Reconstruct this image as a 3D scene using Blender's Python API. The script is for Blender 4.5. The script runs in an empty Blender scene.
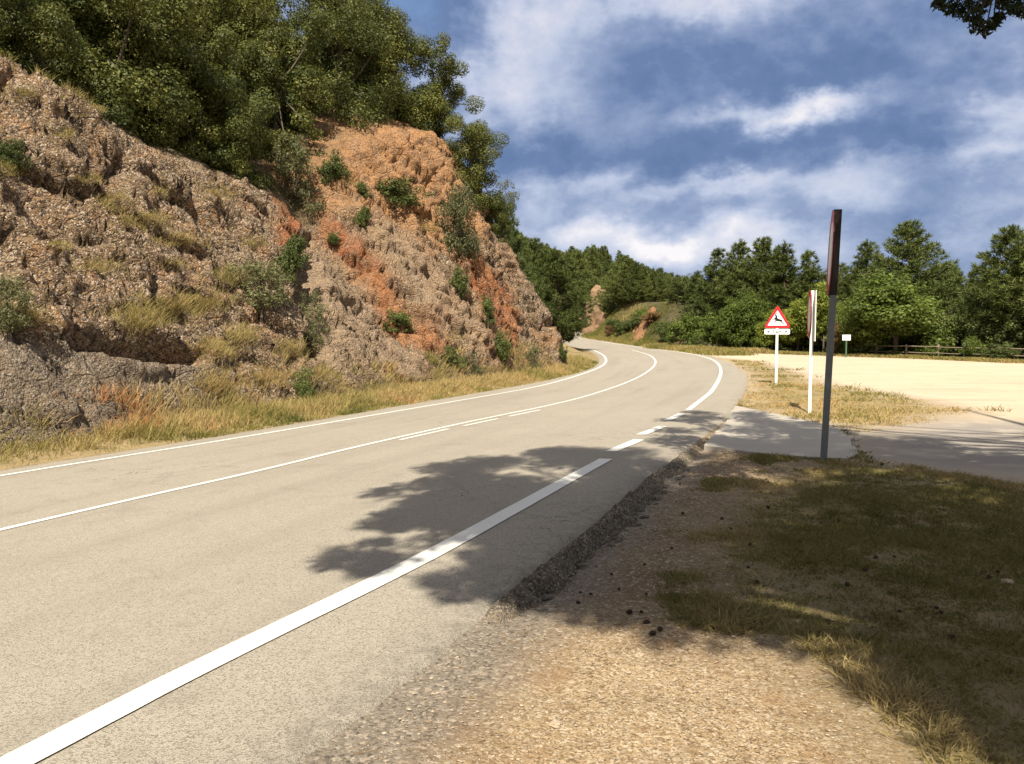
import bpy, math, random
import numpy as np
from mathutils import Vector, Matrix

random.seed(7)
RNG = np.random.default_rng(11)
SC = bpy.context.scene
COL = SC.collection
R = math.radians

# ------------------------------------------------------------------ camera numbers
CAM_H, FPX, HOR = 1.6, 780.0, 333.0
SKY_GAIN, EXPOSURE = 0.74, 1.0
PITCH = math.atan((382 - HOR) / FPX)
SUN_EL = R(49)
SUN_AZ = np.array([-0.17, -0.985])           # horizontal direction towards the sun
SUN_AZ = SUN_AZ / np.linalg.norm(SUN_AZ)
TO_SUN = np.array([SUN_AZ[0] * math.cos(SUN_EL), SUN_AZ[1] * math.cos(SUN_EL), math.sin(SUN_EL)])

# ------------------------------------------------------------------ noise
def _hash(ix, iy, iz, seed):
    h = (ix * 374761393 + iy * 668265263 + iz * 2147483647 + seed * 974634721) & 0xFFFFFFFF
    h = ((h ^ (h >> 13)) * 1274126177) & 0xFFFFFFFF
    h = ((h ^ (h >> 16)) * 2246822519) & 0xFFFFFFFF
    return ((h ^ (h >> 15)) & 0xFFFFFF) / float(0xFFFFFF)

def vnoise(p, seed=0):
    p = np.asarray(p, float)
    i = np.floor(p).astype(np.int64); f = p - i
    f = f * f * (3 - 2 * f)
    r = 0
    for dx in (0, 1):
        wx = f[:, 0] if dx else 1 - f[:, 0]
        for dy in (0, 1):
            wy = f[:, 1] if dy else 1 - f[:, 1]
            for dz in (0, 1):
                wz = f[:, 2] if dz else 1 - f[:, 2]
                r = r + wx * wy * wz * _hash(i[:, 0] + dx, i[:, 1] + dy, i[:, 2] + dz, seed)
    return r

def fbm(p, octaves=4, seed=0, gain=0.5):
    p = np.asarray(p, float); a, s, t = 1.0, 0.0, 0.0
    for o in range(octaves):
        s = s + a * vnoise(p * 2 ** o + 13.7 * o, seed + o); t += a; a *= gain
    return s / t - 0.5

def fbm2(x, y, scale, octaves=4, seed=0):
    x = np.atleast_1d(np.asarray(x, float)); y = np.atleast_1d(np.asarray(y, float))
    return fbm(np.stack([x.ravel() / scale, y.ravel() / scale, np.full(x.size, 3.3)], 1), octaves, seed).reshape(x.shape)

def worley(p, seed=0):
    """nearest-cell random value, F1, F2"""
    p = np.asarray(p, float); i = np.floor(p).astype(np.int64)
    f1 = np.full(len(p), 9.0); f2 = np.full(len(p), 9.0); val = np.zeros(len(p))
    for dx in (-1, 0, 1):
        for dy in (-1, 0, 1):
            for dz in (-1, 0, 1):
                c = i + (dx, dy, dz)
                q = np.stack([_hash(c[:, 0], c[:, 1], c[:, 2], seed + k) for k in (1, 2, 3)], 1) + c
                d = np.linalg.norm(q - p, axis=1)
                v = _hash(c[:, 0], c[:, 1], c[:, 2], seed + 9)
                near = d < f1
                f2 = np.where(near, f1, np.minimum(f2, d))
                val = np.where(near, v, val); f1 = np.where(near, d, f1)
    return val, f1, f2

def sstep(a, b, x):
    t = np.clip((x - a) / (b - a), 0, 1)
    return t * t * (3 - 2 * t)

# ------------------------------------------------------------------ the lie of the land
E = np.array([0.390, 0.921]); N = np.array([-0.921, 0.390]); B0 = np.array([1.08, 9.6])
def ts(x, y):
    return (x - B0[0]) * E[0] + (y - B0[1]) * E[1], (x - B0[0]) * N[0] + (y - B0[1]) * N[1]
def from_ts(t, s):
    return B0 + E * t + N * s

def in_poly(x, y, poly):
    x = np.asarray(x, float); y = np.asarray(y, float)
    r = np.zeros(x.shape, bool); n = len(poly)
    for i in range(n):
        x0, y0 = poly[i][:2]; x1, y1 = poly[(i + 1) % n][:2]
        c = (y0 > y) != (y1 > y)
        xi = x0 + (y - y0) / ((y1 - y0) if y1 != y0 else 1e-9) * (x1 - x0)
        r ^= c & (x < xi)
    return r
def poly_dist(x, y, poly, closed=True):
    x = np.asarray(x, float); y = np.asarray(y, float); best = np.full(x.shape, 1e9)
    n = len(poly)
    for i in range(n if closed else n - 1):
        a = np.array(poly[i][:2]); b = np.array(poly[(i + 1) % n][:2]); d = b - a
        h = np.clip(((x - a[0]) * d[0] + (y - a[1]) * d[1]) / max(d @ d, 1e-12), 0, 1)
        best = np.minimum(best, np.hypot(x - a[0] - h * d[0], y - a[1] - h * d[1]))
    return best

FOOT = [tuple(from_ts(t, s)) for t, s in
        ((-60, 9.2), (-20, 9.3), (-6, 9.4), (-2, 9.5), (2, 9.7), (6, 10.1), (10, 10.3), (14, 10.6), (17, 10.5), (20, 10.3), (24, 10.2), (27, 10.3))]
FOOT += [(2.75, 39.0), (2.85, 41.0), (2.2, 44.0), (0.2, 47.5), (-4, 52), (-12, 60), (-40, 80)]
FOOT = np.array(FOOT)
SEGL = np.r_[0, np.cumsum(np.linalg.norm(np.diff(FOOT, axis=0), axis=1))]
U_OF_T0 = SEGL[0] + 60.0                    # arc length where t is about 0

BEHIND = [(6.5, 56), (6.4, 66), (6.0, 76), (3.6, 92), (1.0, 106), (1.4, 118), (5.0, 129), (18, 141), (60, 149), (300, 175), (300, 500), (-300, 500), (-300, 56)]
def foot_sdf(x, y):
    """signed distance into the hill (positive inside) and arc length measured from t=0"""
    x = np.asarray(x, float); y = np.asarray(y, float)
    best = np.full(x.shape, 1e9); u = np.zeros(x.shape); side = np.zeros(x.shape)
    for k in range(len(FOOT) - 1):
        a, b = FOOT[k], FOOT[k + 1]; d = b - a; L2 = d @ d
        h = np.clip(((x - a[0]) * d[0] + (y - a[1]) * d[1]) / L2, 0, 1)
        qx, qy = x - a[0] - h * d[0], y - a[1] - h * d[1]
        dd = np.hypot(qx, qy)
        cr = d[0] * (y - a[1]) - d[1] * (x - a[0])
        m = dd < best - 1e-9
        best = np.where(m, dd, best); u = np.where(m, SEGL[k] + h * math.sqrt(L2), u); side = np.where(m, np.sign(cr), side)
    return best * np.where(side >= 0, 1, -1), u - U_OF_T0

UH = np.array([-80, -20, -4, 2, 6, 10, 13, 15.5, 18, 21, 24, 27, 30, 33, 36, 45, 70])
HH = np.array([9, 9.3, 9.0, 8.4, 7.4, 6.6, 6.2, 6.8, 9.2, 10.4, 11.0, 11.2, 11.0, 10.4, 9.6, 9, 9.])
UA = np.array([-80, 4, 10, 14, 17, 20, 26, 30, 36, 70])
TA = np.array([1.25, 1.25, 1.25, 1.35, 1.75, 1.9, 2.0, 1.9, 1.8, 1.3])

def cliff_profile(d, u):
    H = np.interp(u, UH, HH); ta = np.interp(u, UA, TA)
    gul = 1.5 * np.exp(-((u - 15.6 + 0.12 * d) / 1.25) ** 2) * sstep(0.6, 2.5, d)
    gul2 = 0.5 * np.exp(-((u - 3.0) / 0.9) ** 2) * sstep(1.5, 3.0, d)
    bulge = 0.9 * np.exp(-((u - 21.5) / 2.6) ** 2) * sstep(0.0, 2.0, d)
    nose2 = 0.5 * np.exp(-((u - 11.0) / 2.2) ** 2)
    de = d - gul - gul2 + bulge * 0.6 + nose2 * 0.4 * sstep(0, 1, d)
    # lower boulder shelf at the near end: a step then a ledge
    shelf = sstep(9.5, 6.0, u) * sstep(-30, -20, u)
    zl = ta * de
    zs = 2.3 * sstep(-0.1, 1.9, de) + np.maximum(de - 1.9, 0) * ta * 1.22 - 0.0
    zl = zl * (1 - shelf) + zs * shelf
    hill = H + 0.50 * (np.maximum(d - H / ta, -1.0))
    hill = np.minimum(hill, H + 9 + 0.08 * d)
    k = 0.45
    h = np.clip(0.5 + 0.5 * (hill - zl) / k, 0, 1)
    return hill * (1 - h) + zl * h - k * h * (1 - h)

def base_z(x, y):
    """ground without the cliff"""
    x, y = np.broadcast_arrays(np.atleast_1d(np.asarray(x, float)), np.atleast_1d(np.asarray(y, float)))
    t, s = ts(x, y)
    z = np.zeros(np.broadcast(x, y).shape) - 0.05 * np.clip(s, 0, 9.5) * sstep(56, 26, y)
    rise = np.where(y > 50, ((np.clip(y, 50, 120) - 50) / 60) ** 2 * 1.05, 0.0) + np.clip(y - 120, 0, 60) * 0.035
    z = z + rise * sstep(26, 17, x - np.clip(y - 60, 0, 60) * 0.08)
    # bank right of the road beyond the bend, and the wooded hill behind
    xe = np.interp(y, [60, 66, 73, 80, 96, 108, 118, 125, 131], [14.4, 14.2, 13.8, 12.8, 11.3, 9.4, 10.5, 14, 26])
    z = z + 4.8 * sstep(0.8, 7.0, x - xe) * sstep(77, 87, y) * sstep(124, 112, y) * sstep(60, 30, x)
    far = (y > 50) & (y < 500) & (np.abs(x) < 300)
    if far.any():
        fxx, fyy = x[far], y[far]
        inside = in_poly(fxx, fyy, BEHIND); dl_ = np.where(inside, poly_dist(fxx, fyy, BEHIND[:10], False), 0)
        hill = 19.0 * sstep(2.0, 46.0, dl_) * np.exp(-((fxx + 6) / 44.0) ** 2) + 1.2 * sstep(1.0, 4.0, dl_)
        z = z.copy(); z[far] += hill
    return z

def land_z(x, y):
    x = np.asarray(x, float); y = np.asarray(y, float)
    d, u = foot_sdf(x, y)
    z = base_z(x, y)
    return np.where(d > 0, np.maximum(z, z * 0 + cliff_profile(np.maximum(d, 0), u) + z * sstep(6, 0, d)), z)

cp, sp = math.cos(PITCH), math.sin(PITCH)
def ray(px, py):
    a, b = (px - 512) / FPX, (382 - py) / FPX
    v = np.array([a, cp + b * sp, -sp + b * cp])
    return v / v[1]
def hit(px, py, f=None, y0=2.0, y1=260.0):
    """where the line of sight of an image point meets the land"""
    f = f or land_z
    v = ray(px, py)
    yy = np.r_[np.arange(y0, 45, 0.05), np.arange(45, y1, 0.25)]
    zz = CAM_H + v[2] * yy
    g = f(v[0] * yy, yy)
    k = np.nonzero(zz < g)[0]
    i = k[0] if len(k) else len(yy) - 1
    lo, hi = yy[max(i - 1, 0)], yy[i]
    for _ in range(18):
        m = (lo + hi) / 2
        if CAM_H + v[2] * m < float(f(np.array([v[0] * m]), np.array([m]))[0]): hi = m
        else: lo = m
    return np.array([v[0] * hi, hi, CAM_H + v[2] * hi])
def ground(px, py):
    return hit(px, py, base_z)

# ------------------------------------------------------------------ mesh + object helpers
def mesh_np(name, V, F, mat=None, attrs=None, smooth=True, mats=None, fmat=None):
    V = np.asarray(V, np.float32); F = np.asarray(F, np.int32); k = F.shape[1]
    m = bpy.data.meshes.new(name)
    m.vertices.add(len(V)); m.vertices.foreach_set('co', V.ravel())
    m.loops.add(F.size); m.loops.foreach_set('vertex_index', F.ravel())
    m.polygons.add(len(F))
    m.polygons.foreach_set('loop_start', np.arange(len(F), dtype=np.int32) * k)
    m.polygons.foreach_set('loop_total', np.full(len(F), k, np.int32))
    m.polygons.foreach_set('use_smooth', np.full(len(F), smooth, bool))
    for a, (dom, typ, val) in (attrs or {}).items():
        at = m.attributes.new(a, typ, dom)
        at.data.foreach_set('value' if typ == 'FLOAT' else 'vector', np.asarray(val, np.float32).ravel())
    for mm in (mats or ([mat] if mat else [])): m.materials.append(mm)
    if fmat is not None: m.polygons.foreach_set('material_index', np.asarray(fmat, np.int32))
    m.update(calc_edges=True)
    return m

class MB:
    """collects simple solids; build() links them as one mesh object"""
    def __init__(s): s.v = []; s.f = []
    def add(s, vs, fs):
        o = len(s.v); s.v += [tuple(map(float, v)) for v in vs]; s.f += [tuple(i + o for i in f) for f in fs]; return s
    def box(s, c, size, rot=None):
        a = [Vector((dx * size[0] / 2, dy * size[1] / 2, dz * size[2] / 2)) for dx in (-1, 1) for dy in (-1, 1) for dz in (-1, 1)]
        if rot is not None: a = [rot @ v for v in a]
        return s.add([v + Vector(c) for v in a], [(0, 1, 3, 2), (4, 6, 7, 5), (0, 4, 5, 1), (2, 3, 7, 6), (0, 2, 6, 4), (1, 5, 7, 3)])
    def tube(s, pts, radii, n=8, cap=True):
        pts = [Vector(p) for p in pts]; rings = []
        up = Vector((0.13, 0.31, 0.94))
        vs, fs = [], []
        for i, p in enumerate(pts):
            d = (pts[min(i + 1, len(pts) - 1)] - pts[max(i - 1, 0)]).normalized()
            a = d.cross(up)
            if a.length < 1e-3: a = d.cross(Vector((1, 0, 0)))
            a.normalize(); b = d.cross(a)
            for k in range(n):
                w = 2 * math.pi * k / n
                vs.append(p + (a * math.cos(w) + b * math.sin(w)) * radii[i])
        for i in range(len(pts) - 1):
            for k in range(n):
                fs.append((i * n + k, i * n + (k + 1) % n, (i + 1) * n + (k + 1) % n, (i + 1) * n + k))
        if cap:
            fs.append(tuple(range(n))); fs.append(tuple(range((len(pts) - 1) * n, len(pts) * n))[::-1])
        return s.add(vs, fs)
    def prism(s, poly, z0, z1, M=None):
        """outline in local x,z extruded along local y from z0 to z1"""
        n = len(poly)
        vs = [Vector((p[0], z0, p[1])) for p in poly] + [Vector((p[0], z1, p[1])) for p in poly]
        if M is not None: vs = [M @ v for v in vs]
        return s.add(vs, [tuple(range(n)), tuple(range(n, 2 * n))[::-1]] + [(i, i + n, (i + 1) % n + n, (i + 1) % n) for i in range(n)])
    def mesh(s, name, mat, smooth=False):
        m = bpy.data.meshes.new(name); m.from_pydata(s.v, [], s.f); m.validate()
        m.materials.append(mat)
        if smooth: m.polygons.foreach_set('use_smooth', [True] * len(m.polygons))
        return m
    def build(s, name, mat, parent=None, smooth=False, bevel=0):
        o = link(name, s.mesh(name, mat, smooth), parent)
        if bevel:
            b = o.modifiers.new('soft_edge', 'BEVEL'); b.width = bevel; b.segments = 2; b.limit_method = 'ANGLE'
        return o

def link(name, data, parent=None, loc=None, rot=None, scale=None):
    o = bpy.data.objects.new(name, data); COL.objects.link(o)
    if parent: o.parent = parent
    if loc is not None: o.location = tuple(float(c) for c in loc)
    if rot is not None: o.rotation_euler = rot
    if scale is not None: o.scale = scale if hasattr(scale, '__len__') else (scale,) * 3
    return o
def tag(o, label=None, cat=None, group=None, kind=None):
    if label: o['label'] = label
    if cat: o['category'] = cat
    if group: o['group'] = group
    if kind: o['kind'] = kind
    return o
def copy_thing(root, loc, rotz, scale, label, group=None):
    r = root.copy(); COL.objects.link(r)
    r.location = tuple(float(c) for c in loc); r.rotation_euler = (0, 0, rotz)
    r.scale = scale if hasattr(scale, '__len__') else (scale,) * 3
    r['label'] = label
    if group: r['group'] = group
    elif 'group' in r: del r['group']
    for ch in list(root.children):
        c = ch.copy(); COL.objects.link(c); c.parent = r
        for g in ch.children:
            e = g.copy(); COL.objects.link(e); e.parent = c
    return r

# ------------------------------------------------------------------ node helpers
class NT:
    def __init__(s, tree): s.t = tree; s.n = tree.nodes; s.l = tree.links
    def node(s, typ, **kw):
        n = s.n.new(typ)
        for k, v in kw.items():
            if k == 'inp':
                for i, val in v.items():
                    if isinstance(val, bpy.types.NodeSocket): s.l.new(val, n.inputs[i])
                    else: n.inputs[i].default_value = val
            else: setattr(n, k, v)
        return n
    def math(s, op, a, b=0.0, c=None, clamp=False):
        i = {0: a, 1: b}
        if c is not None: i[2] = c
        n = s.node('ShaderNodeMath', operation=op, inp=i); n.use_clamp = clamp
        return n.outputs[0]
    def vmath(s, op, a, b=None, out=0):
        i = {0: a}
        if b is not None: i[1] = b
        return s.node('ShaderNodeVectorMath', operation=op, inp=i).outputs[out]
    def mix(s, f, a, b, blend='MIX'):
        n = s.node('ShaderNodeMix', data_type='RGBA', blend_type=blend)
        for idx, v in ((0, f), (6, a), (7, b)):
            if isinstance(v, bpy.types.NodeSocket): s.l.new(v, n.inputs[idx])
            else: n.inputs[idx].default_value = (tuple(v) + (1,)) if idx > 0 and len(v) == 3 else v
        return n.outputs[2]
    def ramp(s, f, stops, interp='LINEAR'):
        n = s.node('ShaderNodeValToRGB', inp={0: f}); cr = n.color_ramp; cr.interpolation = interp
        while len(cr.elements) < len(stops): cr.elements.new(0.5)
        for e, (p, c) in zip(cr.elements, stops):
            e.position = p; e.color = tuple(c) + (1,) if len(c) == 3 else c
        return n.outputs[0]
    def noise(s, vec, scale, detail=4, rough=0.55, out=0, dist=0.0):
        return s.node('ShaderNodeTexNoise', inp={'Vector': vec, 'Scale': scale, 'Detail': detail, 'Roughness': rough, 'Distortion': dist}).outputs[out]
    def voro(s, vec, scale, feature='F1', out=0, rnd=1.0):
        return s.node('ShaderNodeTexVoronoi', feature=feature, inp={'Vector': vec, 'Scale': scale, 'Randomness': rnd}).outputs[out]
    def mrange(s, v, a, b, c=0.0, d=1.0):
        return s.node('ShaderNodeMapRange', interpolation_type='SMOOTHSTEP', inp={0: v, 1: a, 2: b, 3: c, 4: d}).outputs[0]
    def attr(s, name, out=2):
        return s.node('ShaderNodeAttribute', attribute_name=name).outputs[out]

def new_mat(name):
    m = bpy.data.materials.new(name); m.use_nodes = True
    t = NT(m.node_tree); b = t.n.get('Principled BSDF')
    b.inputs['Specular IOR Level'].default_value = 0.3
    return m, t, b
def obj_pos(t): return t.node('ShaderNodeTexCoord').outputs['Object']
def bump(t, b, h, dist, strength=1.0):
    n = t.node('ShaderNodeBump', inp={'Strength': strength, 'Distance': dist, 'Height': h})
    t.l.new(n.outputs[0], b.inputs['Normal']); return n.outputs[0]

def simple_mat(name, col, rough=0.6, metal=0.0, var=0.15, scale=9.0):
    m, t, b = new_mat(name)
    p = obj_pos(t); n = t.noise(p, scale, 5)
    d = tuple(c * (1 - var) for c in col); e = tuple(min(1, c * (1 + var)) for c in col)
    t.l.new(t.mix(n, d, e), b.inputs['Base Color'])
    b.inputs['Roughness'].default_value = rough; b.inputs['Metallic'].default_value = metal
    bump(t, b, t.noise(p, scale * 6, 3), 0.002, 0.3)
    return m

# ------------------------------------------------------------------ materials
def asphalt_mat():
    m, t, b = new_mat('bleached_asphalt'); p = obj_pos(t)
    fine = t.noise(p, 220, 2); agg = t.voro(p, 150, out=1); aggd = t.voro(p, 150)
    big = t.noise(p, 0.35, 5, 0.6); mid = t.noise(p, 3.0, 4)
    c = t.mix(big, (0.255, 0.222, 0.172), (0.33, 0.292, 0.232))
    g = t.node('ShaderNodeSeparateColor', inp={0: agg}).outputs[0]
    c = t.mix(t.mrange(g, 0.55, 1.0, 0, 0.5), c, (0.38, 0.34, 0.27))
    c = t.mix(t.mrange(g, 0.38, 0.1, 0, 0.65), c, (0.095, 0.08, 0.058))
    c = t.mix(t.mrange(t.noise(p, 14, 5, 0.7), 0.55, 0.72, 0, 0.20), c, (0.15, 0.128, 0.098))
    c = t.mix(t.mrange(t.noise(p, 1.1, 5, 0.65), 0.56, 0.70, 0, 0.30), c, (0.17, 0.147, 0.115))
    c = t.mix(t.mrange(mid, 0.55, 0.75, 0, 0.22), c, (0.14, 0.12, 0.095))
    # lengthwise wheel tracks and thin cracks
    lat = t.attr('lat')
    wv = t.node('ShaderNodeCombineXYZ', inp={0: lat, 1: t.math('MULTIPLY', t.attr('along'), 0.05), 2: 0.0}).outputs[0]
    c = t.mix(t.mrange(t.noise(wv, 1.4, 3), 0.46, 0.72, 0, 0.38), c, (0.19, 0.163, 0.125))
    cv = t.noise(p, 0.55, 6, 0.62, dist=0.4)
    crack = t.mrange(t.math('ABSOLUTE', t.math('SUBTRACT', cv, 0.50)), 0.0012, 0.0032, 1, 0)
    crack = t.math('MULTIPLY', crack, t.mrange(t.noise(p, 0.23, 2), 0.53, 0.62))
    c = t.mix(t.math('MULTIPLY', crack, 0.7), c, (0.045, 0.04, 0.035))
    # darker ravelled edge
    ed = t.math('MULTIPLY', t.attr('edge'), t.mrange(t.noise(p, 9, 5, 0.7), 0.3, 0.7))
    c = t.mix(t.math('MULTIPLY', ed, 0.55), c, (0.085, 0.072, 0.058))
    t.l.new(c, b.inputs['Base Color']); b.inputs['Roughness'].default_value = 0.85
    h = t.math('ADD', t.math('MULTIPLY', aggd, 0.8), t.math('MULTIPLY', fine, 0.4))
    h = t.math('SUBTRACT', h, t.math('MULTIPLY', crack, 1.5))
    bump(t, b, h, 0.006, 0.7)
    return m

def paint_mat():
    m, t, b = new_mat('road_paint'); p = obj_pos(t)
    w = t.math('MAXIMUM', t.mrange(t.noise(p, 55, 5, 0.75), 0.58, 0.74, 0, 0.7), t.mrange(t.noise(p, 7, 6, 0.75), 0.60, 0.72, 0, 0.55))
    c = t.mix(t.noise(p, 2.0, 4), (0.55, 0.53, 0.47), (0.68, 0.66, 0.60))
    c = t.mix(w, c, (0.30, 0.27, 0.22))
    t.l.new(c, b.inputs['Base Color']); b.inputs['Roughness'].default_value = 0.6
    bump(t, b, t.voro(p, 95), 0.004, 0.5)
    return m

def ground_mat():
    """soil sheet: masks say where gravel painted as sunlit, worn strip, car-park grit or turf soil lies"""
    m, t, b = new_mat('ground_soil'); p = obj_pos(t)
    big = t.noise(p, 0.8, 5, 0.6); mid = t.noise(p, 5, 5, 0.65); fine = t.noise(p, 60, 4, 0.7)
    pq = t.vmath('ADD', p, t.vmath('MULTIPLY', t.noise(p, 35, 3, out=1), (0.03, 0.03, 0.03)))
    peb = t.voro(pq, 62, out=1); pebd = t.voro(pq, 62)
    pv = t.node('ShaderNodeSeparateColor', inp={0: peb})
    soil = t.mix(mid, (0.115, 0.075, 0.044), (0.23, 0.16, 0.098))
    soil = t.mix(t.mrange(big, 0.4, 0.65), soil, (0.20, 0.15, 0.085))
    soil = t.mix(t.mrange(pv.outputs[0], 0.72, 0.95, 0, 0.8), soil, (0.42, 0.35, 0.26))
    grav_lit = t.mix(mid, (0.26, 0.175, 0.092), (0.38, 0.275, 0.155))  # paler tone for the sunlit stretch of the verge dirt
    grav_lit = t.mix(t.mrange(pv.outputs[0], 0.5, 0.9, 0, 0.75), grav_lit, (0.47, 0.38, 0.26))
    pv2 = t.node('ShaderNodeSeparateColor', inp={0: t.voro(pq, 120, out=1)})
    grav_lit = t.mix(t.mrange(pv2.outputs[1], 0.58, 0.85, 0, 0.75), grav_lit, (0.115, 0.076, 0.044))
    grav_lit = t.mix(t.mrange(pv2.outputs[0], 0.7, 0.9, 0, 0.6), grav_lit, (0.46, 0.385, 0.28))
    grav_lit = t.mix(t.mrange(pv.outputs[1], 0.72, 0.9, 0, 0.35), grav_lit, (0.14, 0.09, 0.05))
    grav_lit = t.mix(t.mrange(t.noise(p, 18, 5, 0.7), 0.52, 0.68, 0, 0.45), grav_lit, (0.17, 0.11, 0.06))
    grav_lit = t.mix(t.mrange(t.noise(p, 2.2, 4), 0.52, 0.7, 0, 0.5), grav_lit, (0.24, 0.125, 0.05))
    turf = t.mix(mid, (0.14, 0.105, 0.055), (0.28, 0.215, 0.12))
    turf = t.mix(t.mrange(big, 0.45, 0.62), turf, (0.175, 0.135, 0.068))
    strip = t.mix(fine, (0.11, 0.09, 0.07), (0.27, 0.225, 0.17))
    strip = t.mix(t.mrange(pv.outputs[0], 0.6, 0.95, 0, 0.7), strip, (0.36, 0.30, 0.23))
    strip = t.mix(t.mrange(pv.outputs[2], 0.7, 0.95, 0, 0.7), strip, (0.06, 0.05, 0.042))
    lot = t.mix(t.noise(p, 0.25, 5, 0.6), (0.41, 0.33, 0.23), (0.53, 0.435, 0.315))
    lot = t.mix(t.mrange(fine, 0.4, 0.7, 0, 0.35), lot, (0.36, 0.28, 0.19))
    lot = t.mix(t.mrange(t.noise(p, 1.6, 5, 0.6), 0.56, 0.7, 0, 0.5), lot, (0.31, 0.225, 0.135))
    trk = t.vmath('MULTIPLY', p, (0.16, 1.1, 1.0))
    lot = t.mix(t.mrange(t.noise(trk, 1.3, 4, 0.6), 0.53, 0.66, 0, 0.4), lot, (0.29, 0.215, 0.135))
    drive = t.mix(fine, (0.20, 0.175, 0.15), (0.30, 0.265, 0.225))
    drive = t.mix(t.mrange(t.noise(p, 1.2, 5), 0.5, 0.7, 0, 0.6), drive, (0.42, 0.36, 0.28))
    wood = t.mix(mid, (0.05, 0.042, 0.024), (0.115, 0.095, 0.05))
    straw = t.mix(mid, (0.20, 0.145, 0.068), (0.33, 0.245, 0.125))
    straw = t.mix(t.mrange(t.noise(p, 1.1, 4), 0.45, 0.66, 0, 0.7), straw, (0.13, 0.115, 0.045))
    jit = t.math('MULTIPLY', t.math('SUBTRACT', t.noise(p, 7, 5, 0.7), 0.5), 0.9)
    def w(name):
        return t.math('ADD', t.attr(name), t.math('MULTIPLY', jit, t.mrange(t.math('ABSOLUTE', t.math('SUBTRACT', t.attr(name), 0.5)), 0.5, 0.2)), clamp=True)
    c = t.mix(w('w_grav_lit'), soil, grav_lit)
    c = t.mix(w('w_turf'), c, turf)
    c = t.mix(w('w_wood'), c, wood)
    c = t.mix(w('w_straw'), c, straw)
    c = t.mix(w('w_lot'), c, lot)
    c = t.mix(w('w_drive'), c, drive)
    c = t.mix(w('w_strip'), c, strip)
    t.l.new(c, b.inputs['Base Color']); b.inputs['Roughness'].default_value = 0.95
    b.inputs['Specular IOR Level'].default_value = 0.1
    h = t.math('ADD', t.math('MULTIPLY', t.math('SUBTRACT', 1.0, pebd), 0.35), t.math('ADD', t.math('MULTIPLY', fine, 1.3), t.math('MULTIPLY', mid, 1.5)))
    bump(t, b, h, 0.014, 0.8)
    return m

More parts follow.
